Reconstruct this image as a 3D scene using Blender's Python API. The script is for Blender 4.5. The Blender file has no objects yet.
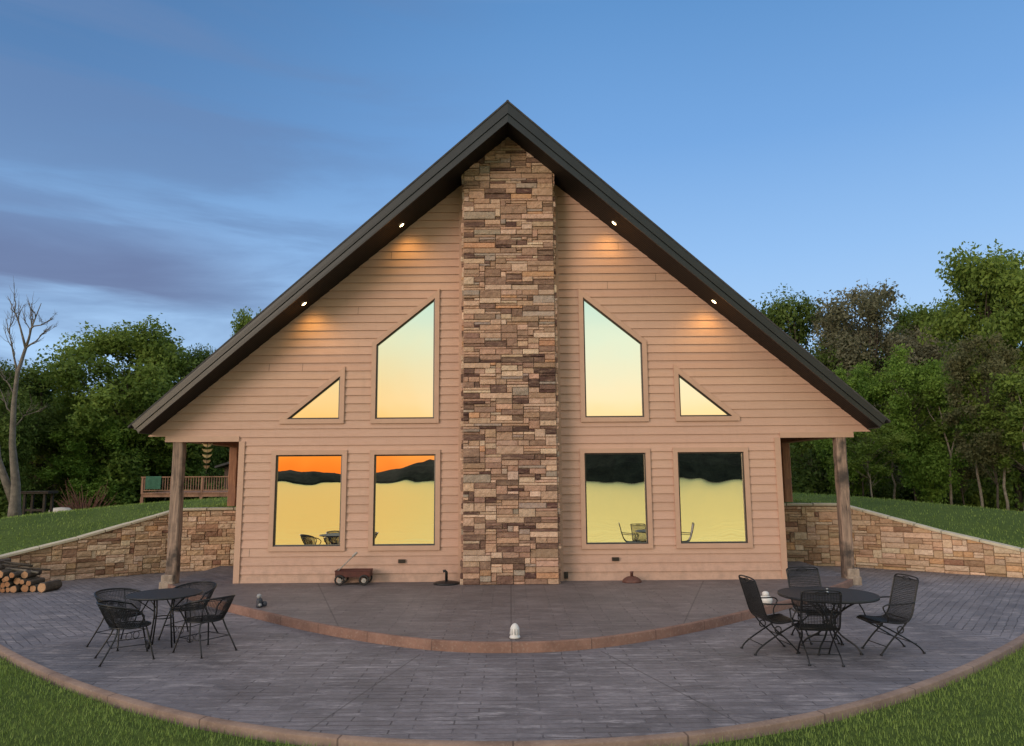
import bpy, math, random
import numpy as np
from mathutils import Vector, Matrix
R = math.radians
sc = bpy.context.scene
col = sc.collection
random.seed(7)
def srgb(r, g, b):
    def c(v):
        v /= 255.0
        return v/12.92 if v <= .04045 else ((v+.055)/1.055)**2.4
    return (c(r), c(g), c(b), 1)

# ------------------------------------------------------------------ camera
cam_d = bpy.data.cameras.new('camera'); cam = bpy.data.objects.new('camera', cam_d); col.objects.link(cam)
cam_d.sensor_width = 36; cam_d.lens = 730/1024*36; cam_d.clip_end = 6000; cam_d.clip_start = .1
cam.matrix_world = (Matrix.Translation((0, -16.2, 2.25)) @ Matrix.Rotation(R(-.2), 4, 'Z') @
                    Matrix.Rotation(R(98.0), 4, 'X') @ Matrix.Rotation(R(-.42), 4, 'Z'))
sc.camera = cam
sc.view_settings.view_transform = 'Standard'; sc.view_settings.look = 'None'
sc.view_settings.exposure = 0.12; sc.view_settings.gamma = 1

# ------------------------------------------------------------------ node helpers
class NT:
    def __init__(s, tree): s.t = tree; s.n = tree.nodes; s.l = tree.links
    def add(s, typ, **kw):
        n = s.n.new(typ)
        for k, v in kw.items():
            if k.startswith('_'): n.inputs[k[1:]].default_value = v
            else: setattr(n, k, v)
        return n
    def link(s, a, b): s.l.new(a, b)
    def put(s, v, sock):
        if hasattr(v, 'is_linked'): s.link(v, sock)
        else: sock.default_value = v
    def math(s, op, a, b=0.0, c=None, clamp=False):
        n = s.n.new('ShaderNodeMath'); n.operation = op; n.use_clamp = clamp
        s.put(a, n.inputs[0]); s.put(b, n.inputs[1])
        if c is not None: s.put(c, n.inputs[2])
        return n.outputs[0]
    def ramp(s, fac, stops, interp='LINEAR'):
        n = s.n.new('ShaderNodeValToRGB'); n.color_ramp.interpolation = interp
        e = n.color_ramp.elements
        while len(e) < len(stops): e.new(.5)
        for el, (p, c) in zip(e, stops):
            el.position = p; el.color = c if len(c) == 4 else (*c, 1)
        s.put(fac, n.inputs[0]); return n.outputs[0]
    def mix(s, fac, a, b, mode='MIX'):
        n = s.n.new('ShaderNodeMix'); n.data_type = 'RGBA'; n.blend_type = mode
        s.put(fac, n.inputs[0]); s.put(a, n.inputs[6]); s.put(b, n.inputs[7]); return n.outputs[2]
    def smooth(s, v, a, b):
        n = s.n.new('ShaderNodeMapRange'); n.interpolation_type = 'SMOOTHSTEP'
        s.put(v, n.inputs[0]); n.inputs[1].default_value = a; n.inputs[2].default_value = b
        return n.outputs[0]
    def noise(s, vec, scale, detail=4, rough=.55, dist=0.0):
        n = s.n.new('ShaderNodeTexNoise')
        if vec is not None: s.link(vec, n.inputs['Vector'])
        n.inputs['Scale'].default_value = scale; n.inputs['Detail'].default_value = detail
        n.inputs['Roughness'].default_value = rough; n.inputs['Distortion'].default_value = dist
        return n.outputs['Fac']
    def mapping(s, vec, scale=(1,1,1), rot=(0,0,0), loc=(0,0,0)):
        n = s.n.new('ShaderNodeMapping'); s.link(vec, n.inputs[0])
        n.inputs['Scale'].default_value = scale; n.inputs['Rotation'].default_value = rot
        n.inputs['Location'].default_value = loc; return n.outputs[0]

# ------------------------------------------------------------------ world: dusk sky, afterglow behind the camera
SUN_AZ = -42.0      # degrees to the left of straight behind the camera
SUN_EL = 11.0
w = bpy.data.worlds.new('World'); sc.world = w; w.use_nodes = True
T = NT(w.node_tree); T.n.clear()
tc = T.add('ShaderNodeTexCoord'); sep = T.add('ShaderNodeSeparateXYZ'); T.link(tc.outputs['Generated'], sep.inputs[0])
X, Y, Z = sep.outputs
front = T.ramp(Z, [(0, srgb(156,188,226)), (.18, srgb(162,198,238)), (.28, srgb(142,184,232)), (.42, srgb(112,160,216)), (.57, srgb(90,140,196)), (.68, srgb(150,168,196)), (.85, (.80, .76, .78, 1)), (1, (.95, .88, .88, 1))])  # pale zenith stops above the view, added to light ground and trees
back = T.ramp(Z, [(0, srgb(255,150,85)), (.022, srgb(255,176,108)), (.045, srgb(255,210,120)), (.10, srgb(252,232,188)), (.18, srgb(226,238,212)), (.27, srgb(176,224,218)), (.5, srgb(180,195,205)), (.8, (.80, .76, .78, 1)), (1, (.95, .88, .88, 1))])  # same added bright zenith overhead
gold = T.math('MULTIPLY', T.smooth(T.math('MULTIPLY', X, -1.0), -.12, .25), T.math('SUBTRACT', 1.0, T.smooth(Z, .02, .075)))
back = T.mix(gold, back, T.mix(1.0, back, srgb(255,222,150), 'MULTIPLY'))
back = T.mix(T.math('MULTIPLY', T.smooth(T.math('MULTIPLY', X, -1.0), -.05, .25), T.math('SUBTRACT', 1.0, T.smooth(Z, .10, .26))), back, T.mix(1.0, back, srgb(255,232,196), 'MULTIPLY'))
fb = T.smooth(T.math('MULTIPLY', Y, -1.0), -.35, .55)
leftness = T.smooth(T.math('MULTIPLY', X, -1.0), -.15, .6)
dark = T.mix(1.0, front, srgb(196,200,206), 'MULTIPLY')
front2 = T.mix(T.math('MULTIPLY', leftness, T.smooth(Z, .2, .45)), front, dark)
# long flat cloud banks low on the left
mp = T.mapping(tc.outputs['Generated'], scale=(1.6, 1.6, 13.0), rot=(0, R(-3), 0), loc=(.3, 0, .12))
nz = T.noise(mp, 1.4, 5, .5, .6)
band = T.math('MULTIPLY', T.smooth(Z, .198, .225), T.math('SUBTRACT', 1.0, T.smooth(Z, .245, .34)))
lm = T.smooth(T.math('MULTIPLY', X, -1.0), .24, .46)
cl1 = T.math('MULTIPLY', T.smooth(nz, .33, .50), T.math('MULTIPLY', band, lm))
cl2 = T.math('MULTIPLY', T.smooth(T.noise(T.mapping(tc.outputs['Generated'], scale=(1, 1, 6.5), rot=(0, R(8), 0)), 2.0, 6, .58, .5), .38, .62), T.smooth(T.math('MULTIPLY', X, -1.0), -.05, .35))
f3 = T.mix(T.math('MULTIPLY', cl2, .62), front2, srgb(98,126,170))
f3 = T.mix(T.math('MULTIPLY', cl1, .88), f3, srgb(94,107,148))
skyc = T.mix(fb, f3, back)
nish = T.add('ShaderNodeTexSky', sky_type='NISHITA', sun_disc=False, sun_elevation=R(4), sun_rotation=R(180+SUN_AZ))
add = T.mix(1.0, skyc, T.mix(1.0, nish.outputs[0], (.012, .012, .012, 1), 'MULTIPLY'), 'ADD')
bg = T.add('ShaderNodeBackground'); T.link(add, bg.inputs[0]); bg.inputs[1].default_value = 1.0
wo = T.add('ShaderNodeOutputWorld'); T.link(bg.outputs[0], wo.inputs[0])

# ------------------------------------------------------------------ sun: broad soft afterglow from the left behind the camera
sd = bpy.data.lights.new('sun', 'SUN'); sd.energy = 1.9; sd.angle = R(30); sd.color = (1.0, .80, .66)
so = bpy.data.objects.new('sun', sd); col.objects.link(so)
sdir = Vector((math.sin(R(SUN_AZ))*math.cos(R(SUN_EL)), -math.cos(R(SUN_AZ))*math.cos(R(SUN_EL)), math.sin(R(SUN_EL))))
so.rotation_euler = sdir.to_track_quat('Z', 'Y').to_euler()
so.location = (-20, -30, 20)

# ------------------------------------------------------------------ materials
def mat(name, base=(.5,.5,.5), rough=.7, metal=0.0, spec=.5, fn=None):
    m = bpy.data.materials.new(name); m.use_nodes = True
    t = NT(m.node_tree); b = t.n['Principled BSDF']
    b.inputs['Base Color'].default_value = base if len(base) == 4 else (*base, 1)
    b.inputs['Roughness'].default_value = rough; b.inputs['Metallic'].default_value = metal
    b.inputs['Specular IOR Level'].default_value = spec
    if fn: fn(t, b)
    return m
def bump(t, b, h, strength=.5, dist=.01):
    n = t.add('ShaderNodeBump'); n.inputs['Strength'].default_value = strength; n.inputs['Distance'].default_value = dist
    t.link(h, n.inputs['Height']); t.link(n.outputs[0], b.inputs['Normal'])
def objco(t): return t.add('ShaderNodeTexCoord').outputs['Object']
def geoco(t): return t.add('ShaderNodeNewGeometry').outputs['Position']
def attr(t, nm='Col'):
    n = t.add('ShaderNodeAttribute'); n.attribute_name = nm; return n.outputs['Color']
def simple(name, c, rough=.6, metal=0.0, var=.25, scale=9.0, bmp=.2, bd=.004, spec=.5):
    def fn(t, b):
        p = geoco(t); n = t.noise(p, scale, 5, .6)
        lo = tuple(x*(1-var) for x in c[:3]) + (1,); hi = tuple(min(1, x*(1+var)) for x in c[:3]) + (1,)
        t.link(t.ramp(n, [(.3, lo), (.7, hi)]), b.inputs['Base Color'])
        bump(t, b, t.noise(p, scale*6, 4), bmp, bd)
    return mat(name, c, rough, metal, spec, fn)
M = {}
def f_siding(t, b):
    p = geoco(t)
    base = attr(t)
    n = t.noise(t.mapping(p, scale=(1.2, 1, 14)), 3.0, 5, .6)
    n2 = t.noise(p, .7, 3, .5)
    c = t.mix(t.math('MULTIPLY', t.smooth(n, .35, .75), .22), base, (.40, .235, .16, 1))
    c = t.mix(t.math('MULTIPLY', t.smooth(n2, .4, .7), .14), c, (.62, .42, .32, 1))
    sp = t.add('ShaderNodeSeparateXYZ'); t.link(p, sp.inputs[0])
    st = t.math('MULTIPLY', t.smooth(t.noise(t.mapping(p, scale=(2.2, 1, .35)), 2.4, 6, .7), .5, .78), .20)
    c = t.mix(st, c, (.30, .20, .15, 1))
    spl = t.math('MULTIPLY', t.math('SUBTRACT', 1.0, t.smooth(sp.outputs[2], .05, .75)), t.smooth(t.noise(p, 5, 6, .7), .35, .7))
    c = t.mix(t.math('MULTIPLY', spl, .45), c, (.26, .18, .14, 1))
    t.link(c, b.inputs['Base Color'])
    t.link(t.ramp(n, [(.3, (.5,.5,.5,1)), (.7, (.78,.78,.78,1))]), b.inputs['Roughness'])
    bump(t, b, t.noise(t.mapping(p, scale=(2, 1, 30)), 6, 5, .7), .4, .004)
M['siding'] = mat('siding', (.54, .345, .25), .62, fn=f_siding)
M['trim'] = simple('trim', (.49, .308, .225), .55, var=.06, scale=3)
def f_stone(t, b):
    p = geoco(t); base = attr(t)
    n = t.noise(p, 14, 6, .65); n2 = t.noise(t.mapping(p, scale=(1, 1, 3.5)), 5, 5, .6, .6)
    c = t.mix(t.math('MULTIPLY', t.smooth(n, .4, .72), .45), base, t.mix(1.0, base, (.48, .42, .38, 1), 'MULTIPLY'))
    c = t.mix(t.math('MULTIPLY', t.smooth(n2, .45, .75), .4), c, (.54, .36, .25, 1))
    t.link(c, b.inputs['Base Color'])
    hh = t.math('ADD', t.math('MULTIPLY', t.noise(p, 9, 6, .7), 1.0), t.math('MULTIPLY', t.noise(p, 45, 4, .6), .35))
    bump(t, b, hh, .95, .045)
M['stone'] = mat('stone', (.4, .3, .2), .85, spec=.3, fn=f_stone)
M['mortar'] = simple('mortar', (.30, .215, .155), .95, var=.2, scale=8, bmp=.6, bd=.01)
M['cap'] = simple('cap', (.50, .44, .33), .8, var=.16, scale=4, bmp=.6, bd=.008)
M['base_stone'] = simple('base_stone', (.33, .26, .21), .85, var=.35, scale=9, bmp=.8, bd=.02)
M['fascia'] = simple('fascia', (.015, .017, .021), .42, var=.2, scale=2, bmp=.08)
M['shingle'] = simple('shingle', (.045, .043, .045), .9, var=.4, scale=7, bmp=.8, bd=.01)
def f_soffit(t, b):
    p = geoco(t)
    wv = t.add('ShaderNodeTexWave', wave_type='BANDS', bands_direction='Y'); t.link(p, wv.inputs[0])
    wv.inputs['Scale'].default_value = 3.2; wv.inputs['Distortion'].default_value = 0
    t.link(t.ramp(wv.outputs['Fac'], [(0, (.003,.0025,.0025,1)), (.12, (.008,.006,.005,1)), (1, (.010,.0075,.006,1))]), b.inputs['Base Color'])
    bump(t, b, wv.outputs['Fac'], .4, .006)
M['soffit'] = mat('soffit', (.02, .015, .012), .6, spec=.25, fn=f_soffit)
def f_wood(lo, hi, dk):
    def fn(t, b):
        p = geoco(t)
        n = t.noise(t.mapping(p, scale=(9, 9, .8)), 2.2, 6, .65, .6)
        n2 = t.noise(p, 1.6, 4, .6)
        c = t.ramp(n, [(.3, lo), (.62, hi)])
        c = t.mix(t.smooth(n2, .46, .66), c, dk)
        t.link(c, b.inputs['Base Color'])
        bump(t, b, t.noise(t.mapping(p, scale=(14, 14, 1)), 4, 5, .7), .6, .012)
    return fn
M['post_wood'] = mat('post_wood', rough=.8, fn=f_wood((.06,.042,.036,1), (.36,.25,.19,1), (.05,.038,.034,1)))
M['cedar'] = mat('cedar', rough=.75, fn=f_wood((.20,.085,.045,1), (.36,.17,.095,1), (.24,.11,.07,1)))
M['deck_wood'] = mat('deck_wood', rough=.8, fn=f_wood((.21,.10,.065,1), (.32,.18,.12,1), (.17,.09,.06,1)))
M['window_edge'] = simple('window_edge', (.03, .022, .018), .4, var=.1, bmp=0.02)
def f_glass(t, b):
    p = geoco(t)
    bump(t, b, t.noise(t.mapping(p, scale=(1, 1, .8)), .8, 2, .4), .045, .12)
M['glass'] = mat('glass', (.93, .91, .86), .0, 1.0, fn=f_glass)
M['iron'] = simple('iron', (.018, .019, .022), .42, .4, var=.3, scale=12, bmp=.1)
M['iron_top'] = simple('iron_top', (.012, .013, .016), .55, .0, var=.3, scale=30, bmp=.25)
def emis(name, c, s):
    m = bpy.data.materials.new(name); m.use_nodes = True; t = NT(m.node_tree); t.n.clear()
    e = t.add('ShaderNodeEmission'); e.inputs[0].default_value = (*c, 1); e.inputs[1].default_value = s
    o = t.add('ShaderNodeOutputMaterial'); t.link(e.outputs[0], o.inputs[0]); return m
M['bulb'] = emis('bulb', (1, .72, .38), 14)
# stamped plank concrete, laid straight in the middle and on the diagonal at both sides
def f_patio(blend):
    def fn(t, b):
        p = geoco(t); s = t.add('ShaderNodeSeparateXYZ'); t.link(p, s.inputs[0])
        def planks(rot, seed):
            bk = t.add('ShaderNodeTexBrick', offset=.37, squash=1.0)
            wob = t.add('ShaderNodeVectorMath', operation='ADD')
            nn = t.add('ShaderNodeTexNoise'); t.link(p, nn.inputs['Vector']); nn.inputs['Scale'].default_value = 3
            sc_ = t.add('ShaderNodeVectorMath', operation='SCALE'); t.link(nn.outputs['Color'], sc_.inputs[0]); sc_.inputs['Scale'].default_value = .06
            t.link(p, wob.inputs[0]); t.link(sc_.outputs[0], wob.inputs[1])
            t.link(t.mapping(wob.outputs[0], rot=(0, 0, rot), loc=(seed, seed*.7, 0)), bk.inputs['Vector'])
            bk.inputs['Scale'].default_value = 1; bk.inputs['Brick Width'].default_value = .62; bk.inputs['Row Height'].default_value = .125
            bk.inputs['Mortar Size'].default_value = .009; bk.inputs['Mortar Smooth'].default_value = .6
            bk.inputs['Color1'].default_value = (0, 0, 0, 1); bk.inputs['Color2'].default_value = (1, 1, 1, 1); bk.inputs['Mortar'].default_value = (.3, .3, .3, 1)
            return bk
        a = planks(0, .3); l = planks(R(48), 1.7); r = planks(R(-52), 2.9)
        lm = t.math('LESS_THAN', t.math('ADD', s.outputs[0], t.math('MULTIPLY', s.outputs[1], -.35)), -5.1)
        rm = t.math('GREATER_THAN', t.math('ADD', s.outputs[0], t.math('MULTIPLY', s.outputs[1], .5)), 4.6)
        if blend == 'top': lm = rm = 0.0
        fac = t.mix(rm, t.mix(lm, a.outputs['Color'], l.outputs['Color']), r.outputs['Color'])
        mo = t.mix(rm, t.mix(lm, a.outputs['Fac'], l.outputs['Fac']), r.outputs['Fac'])
        n = t.noise(p, .75, 7, .72, .5); n2 = t.noise(t.mapping(p, scale=(1, 3.5, 1)), 2.2, 7, .75); n3 = t.noise(p, 22, 4, .7)
        if blend == 'top': A, B, Cc = (.115,.097,.102,1), (.215,.18,.182,1), (.38,.325,.32,1)
        else: A, B, Cc = (.105,.10,.115,1), (.245,.228,.25,1), (.50,.46,.47,1)
        c = t.ramp(n, [(.32, A), (.68, B)])
        c = t.mix(t.math('MULTIPLY', t.smooth(n2, .48, .72), .65), c, Cc)
        n4 = t.noise(t.mapping(p, scale=(1.5, 9, 1)), 3.4, 6, .8)
        c = t.mix(t.math('MULTIPLY', t.smooth(n4, .52, .72), .5), c, (.06, .056, .068, 1))
        c = t.mix(t.math('MULTIPLY', fac, .5), c, t.mix(1.0, c, (.6, .59, .6, 1), 'MULTIPLY'))
        c = t.mix(t.math('MULTIPLY', t.smooth(n3, .35, .7), .18), c, (.06, .055, .06, 1))
        c = t.mix(t.math('MULTIPLY', t.smooth(t.noise(p, .33, 6, .75, 1.0), .54, .70), .4), c, (.09, .08, .085, 1))
        c = t.mix(t.math('MULTIPLY', mo, t.math('MULTIPLY', t.smooth(t.noise(p, 1.9, 5, .75), .42, .6), .75)), c, (.045, .04, .045, 1))
        # saw-cut control joints running out from the step, and across the sides
        jm = None
        for (x0, y0, x1, y1) in [(-1.23,-5.9,-1.95,-8.95), (1.22,-5.8,2.25,-8.95), (-12,-2.0,-6.6,-.2), (6.6,-.2,12,-1.6), (0,-.5,0,-5.9), (-4.1,-.2,-2.6,-4.75), (4.1,-.2,2.6,-4.75)]:
            top = y0 > -.6 and abs(x0) < 5
            if top != (blend == 'top'): continue
            L = math.hypot(x1-x0, y1-y0); ux, uy = (x1-x0)/L, (y1-y0)/L
            rx = t.math('SUBTRACT', s.outputs[0], x0); ry = t.math('SUBTRACT', s.outputs[1], y0)
            d = t.math('ABSOLUTE', t.math('SUBTRACT', t.math('MULTIPLY', rx, -uy), t.math('MULTIPLY', ry, -ux)))
            al = t.math('ADD', t.math('MULTIPLY', rx, ux), t.math('MULTIPLY', ry, uy))
            q = t.math('MULTIPLY', t.math('LESS_THAN', d, .011), t.math('MULTIPLY', t.math('GREATER_THAN', al, 0.0), t.math('LESS_THAN', al, L)))
            jm = q if jm is None else t.math('MAXIMUM', jm, q)
        c = t.mix(t.math('MULTIPLY', jm, .55), c, (.035, .032, .035, 1))
        t.link(c, b.inputs['Base Color'])
        t.link(t.ramp(n2, [(.3, (.5,.5,.5,1)), (.7, (.8,.8,.8,1))]), b.inputs['Roughness'])
        hgt = t.math('SUBTRACT', t.math('ADD', t.math('MULTIPLY', fac, .35), t.math('MULTIPLY', t.noise(t.mapping(p, scale=(1, 3, 1)), 9, 5, .7), .8)), t.math('MULTIPLY', mo, 1.2))
        bump(t, b, hgt, .8, .016)
    return fn
M['patio'] = mat('patio', rough=.55, fn=f_patio('low'))
M['terrace'] = mat('terrace', rough=.6, fn=f_patio('top'))
def f_band(A, B):
    def fn(t, b):
        p = geoco(t)
        n = t.noise(p, 2.2, 6, .65); n2 = t.noise(p, 30, 4, .6)
        c = t.ramp(n, [(.32, A), (.68, B)])
        c = t.mix(t.math('MULTIPLY', t.smooth(n2, .5, .75), .4), c, (.36, .29, .23, 1))
        sp = t.add('ShaderNodeSeparateXYZ'); t.link(p, sp.inputs[0])
        st = t.math('FRACT', t.math('MULTIPLY', t.math('ARCTAN2', sp.outputs[0], t.math('ADD', t.math('MULTIPLY', sp.outputs[1], -1), 2.0)), 7.0))
        c = t.mix(t.math('MULTIPLY', t.math('LESS_THAN', st, .012), .7), c, (.05, .03, .025, 1))
        t.link(c, b.inputs['Base Color']); bump(t, b, n2, .6, .01)
    return fn
M['band'] = mat('band', rough=.75, fn=f_band((.17,.112,.086,1), (.29,.20,.155,1)))
M['riser'] = mat('riser', rough=.75, fn=f_band((.15,.078,.058,1), (.28,.155,.115,1)))
def f_lawn(t, b):
    p = geoco(t)
    n = t.noise(p, .35, 5, .6); n2 = t.noise(p, 9, 6, .75)
    c = t.ramp(n, [(.3, (.08,.13,.025,1)), (.7, (.14,.20,.04,1))])
    c = t.mix(t.math('MULTIPLY', t.smooth(n2, .35, .7), .6), c, (.035,.06,.015,1))
    t.link(c, b.inputs['Base Color']); bump(t, b, t.noise(p, 30, 5, .8), 1.0, .05)
M['lawn'] = mat('lawn', rough=.9, spec=.15, fn=f_lawn)
def leaf(name, c1, c2, trans=.45):
    m = bpy.data.materials.new(name); m.use_nodes = True; t = NT(m.node_tree); b = t.n['Principled BSDF']
    a = t.add('ShaderNodeAttribute'); a.attribute_name = 'v'
    oi = t.add('ShaderNodeObjectInfo')
    c = t.mix(a.outputs['Fac'], (*c1, 1), (*c2, 1))
    t.link(c, b.inputs['Base Color']); b.inputs['Roughness'].default_value = .6; b.inputs['Specular IOR Level'].default_value = .2
    tr = t.add('ShaderNodeBsdfTranslucent'); t.link(c, tr.inputs[0])
    mx = t.add('ShaderNodeMixShader'); mx.inputs[0].default_value = trans
    t.link(b.outputs[0], mx.inputs[1]); t.link(tr.outputs[0], mx.inputs[2]); t.link(mx.outputs[0], t.n['Material Output'].inputs[0])
    return m
M['grass'] = leaf('grass', (.11,.185,.035), (.35,.46,.12), .3)
M['leaf_dark'] = leaf('leaf_dark', (.055,.095,.02), (.165,.235,.055))
M['leaf_mid'] = leaf('leaf_mid', (.08,.135,.024), (.25,.34,.07))
M['leaf_bright'] = leaf('leaf_bright', (.075,.15,.02), (.25,.38,.07))
M['leaf_olive'] = leaf('leaf_olive', (.11,.115,.06), (.31,.30,.20))
M['leaf_brown'] = leaf('leaf_brown', (.07,.08,.03), (.21,.205,.10))
M['bark'] = simple('bark', (.075, .058, .045), .9, var=.4, scale=6, bmp=.8, bd=.03)
M['bark_pale'] = simple('bark_pale', (.22, .185, .15), .9, var=.35, scale=5, bmp=.8, bd=.03)

# ------------------------------------------------------------------ mesh helpers
class MB:
    def __init__(s): s.v = []; s.f = []; s.c = []; s.m = []
    def add(s, vs, fs, c=None, mi=0):
        o = len(s.v); s.v += [tuple(v) for v in vs]
        for f in fs: s.f.append(tuple(i+o for i in f)); s.c.append(c or (.5,.5,.5)); s.m.append(mi)
    def box(s, x0, x1, y0, y1, z0, z1, c=None, mi=0):
        vs = [(x,y,z) for z in (z0,z1) for y in (y0,y1) for x in (x0,x1)]
        s.add(vs, [(0,2,3,1),(4,5,7,6),(0,1,5,4),(2,6,7,3),(0,4,6,2),(1,3,7,5)], c, mi)
    def tube(s, pts, r, n=6, c=None, closed=False, caps=True, mi=0):
        pts = [Vector(p) for p in pts]; N = len(pts)
        rs = r if isinstance(r, (list, tuple)) else [r]*N
        up = None; rings = []
        for i, p in enumerate(pts):
            if closed: d = pts[(i+1) % N]-pts[i-1]
            else: d = pts[min(i+1, N-1)]-pts[max(i-1, 0)]
            if d.length < 1e-9: d = Vector((0,0,1))
            d.normalize()
            if up is None:
                up = d.orthogonal().normalized()
            else:
                up = up - d*up.dot(d)
                if up.length < 1e-5: up = d.orthogonal()
                up.normalize()
            bi = d.cross(up)
            rings.append([p+(up*math.cos(2*math.pi*k/n)+bi*math.sin(2*math.pi*k/n))*rs[i] for k in range(n)])
        vs = [q for rg in rings for q in rg]; fs = []
        for i in range(N if closed else N-1):
            a, b_ = i*n, ((i+1) % N)*n
            for k in range(n): fs.append((a+k, a+(k+1) % n, b_+(k+1) % n, b_+k))
        if not closed and caps:
            fs.append(tuple(range(n))[::-1]); fs.append(tuple((N-1)*n+k for k in range(n)))
        s.add(vs, fs, c, mi)
    def lathe(s, prof, n=24, c=None, cx=0, cy=0, mi=0):
        vs = []; fs = []
        for (r, z) in prof:
            for k in range(n): a = 2*math.pi*k/n; vs.append((cx+r*math.cos(a), cy+r*math.sin(a), z))
        for i in range(len(prof)-1):
            for k in range(n): fs.append((i*n+k, i*n+(k+1) % n, (i+1)*n+(k+1) % n, (i+1)*n+k))
        fs.append(tuple(range(n))[::-1]); fs.append(tuple((len(prof)-1)*n+k for k in range(n)))
        s.add(vs, fs, c, mi)
    def prism(s, poly, y0, y1, c=None, mi=0):   # polygon in x,z extruded in y
        n = len(poly)
        vs = [(x, y0, z) for x, z in poly]+[(x, y1, z) for x, z in poly]
        fs = [tuple(range(n)), tuple(range(2*n-1, n-1, -1))]+[(i, i+n, (i+1) % n+n, (i+1) % n) for i in range(n)]
        s.add(vs, fs, c, mi)
    def build(s, name, mats, parent=None, smooth=False, bevel=0):
        me = bpy.data.meshes.new(name); me.from_pydata(s.v, [], s.f); me.update()
        for m_ in (mats if isinstance(mats, (list, tuple)) else [mats]): me.materials.append(m_)
        me.polygons.foreach_set('material_index', s.m)
        ca = me.color_attributes.new('Col', 'FLOAT_COLOR', 'CORNER')
        arr = []
        for f, c in zip(s.f, s.c): arr += [c[0], c[1], c[2], 1]*len(f)
        ca.data.foreach_set('color', arr)
        if smooth: me.polygons.foreach_set('use_smooth', [True]*len(me.polygons))
        o = bpy.data.objects.new(name, me); col.objects.link(o)
        if parent: o.parent = parent
        if bevel:
            md = o.modifiers.new('bevel', 'BEVEL'); md.width = bevel; md.segments = 2; md.limit_method = 'ANGLE'
        return o
def tag(o, label=None, cat=None, group=None, kind=None):
    if label: o['label'] = label
    if cat: o['category'] = cat
    if group: o['group'] = group
    if kind: o['kind'] = kind
    return o
def empty(name, loc=(0,0,0), rz=0.0):
    o = bpy.data.objects.new(name, None); col.objects.link(o); o.location = loc; o.rotation_euler = (0, 0, rz); o.empty_display_size = .2
    return o
def copy_tree(o, parent=None):
    c = o.copy(); col.objects.link(c)
    if parent: c.parent = parent
    for ch in list(o.children): copy_tree(ch, c)
    return c
def interp(x, xs, ys): return float(np.interp(x, xs, ys))

# ================================================================== GROUND, LAKE, HILLS
WALLP = [(6.02, 3.75, 1.47), (8.6, 3.15, 1.47), (10.4, 1.75, .86), (11.6, .78, .52), (13.0, -.45, .14), (15.0, -2.1, -.16)]
def seam(x):
    a = abs(x); xs = [0, 6.02, 8.6, 10.4, 11.6, 13, 15, 30, 60, 400]
    return (interp(a, xs, [3.75, 3.75, 3.15, 1.75, .78, -.45, -2.1, -6, -10, -20]),
            interp(a, xs, [1.45, 1.45, 1.45, .84, .50, .12, -.2, -.7, -2, -6]))
OUT = [(0, -9.22), (.8, -9.17), (1.6, -9.02), (2.4, -8.75), (3.2, -8.38), (4.2, -7.78), (5.3, -6.98), (6.3, -6.15), (7.3, -5.25), (8.4, -4.2), (9.5, -3.15), (10.6, -2.2), (11.6, -1.5), (12.4, -1.0), (13.0, -.45)]
def yout(x):
    a = abs(x)
    if a > 13: return seam(x)[0]
    return interp(a, [p[0] for p in OUT], [p[1] for p in OUT])
STEP = [(0, -5.88), (.9, -5.76), (1.9, -5.28), (3.1, -4.42), (4.2, -3.45), (5.3, -2.42), (6.4, -1.25), (7.15, -.36), (7.42, .05)]
def zback(x, y):
    a = abs(x)
    return interp(a, [0, 8, 12, 17, 25, 40, 400], [1.5, 1.5, 1.4, .95, .0, -.6, -6])
xs = np.concatenate([np.linspace(-400, -40, 16), np.linspace(-38, -13.5, 24), np.arange(-13, 13.01, .25), np.linspace(13.5, 38, 24), np.linspace(40, 400, 16)])
rowsF = [None, 'e0', .02, .35, .8, 1.5, 3, 5, 8, 12, 18, 26, 36, 50, 66, 80, 100]
vs = []; nr = 0
for x in xs:
    ys, zs = seam(x); yo = yout(x)
    colv = []
    inside = abs(x) <= 13
    zf = -.30 if inside else zs
    colv.append((x, ys-(.01), zf))
    colv.append((x, yo-.12, -.30 if inside else zs))
    for d in rowsF[2:]:
        ze = (-.175 if inside else zs)
        slope = .125
        z = ze-slope*max(0, d-.3)-.02*math.sin(x*.35+d*.4)*min(1, d/3)
        z = max(z, -11.5)
        colv.append((x, yo-.20-d, z))
    # back rows
    bk = []
    for d in (0.02, .6, 1.5, 3, 5, 8, 12, 18, 26, 36, 50, 75, 120, 250, 700):
        t_ = min(1, d/9.0); t_ = t_*t_*(3-2*t_)
        zb = zback(x, 0); zz = zs*(1-t_)+zb*t_ + (.0 if d < 5 else .05*math.sin(x*.5+d*.2)) + (max(0, d-50)*.01)
        bk.append((x, ys+d, zz))
    line = colv[::-1]+bk
    nr = len(line); vs += line
fs = []
for i in range(len(xs)-1):
    for j in range(nr-1):
        a = i*nr+j; fs.append((a, a+nr, a+nr+1, a+1))
g = MB(); g.add(vs, fs); go = g.build('ground', M['lawn'], smooth=False)
tag(go, 'grassy ground rising behind the stone walls and falling to the lake', kind='structure')

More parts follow.
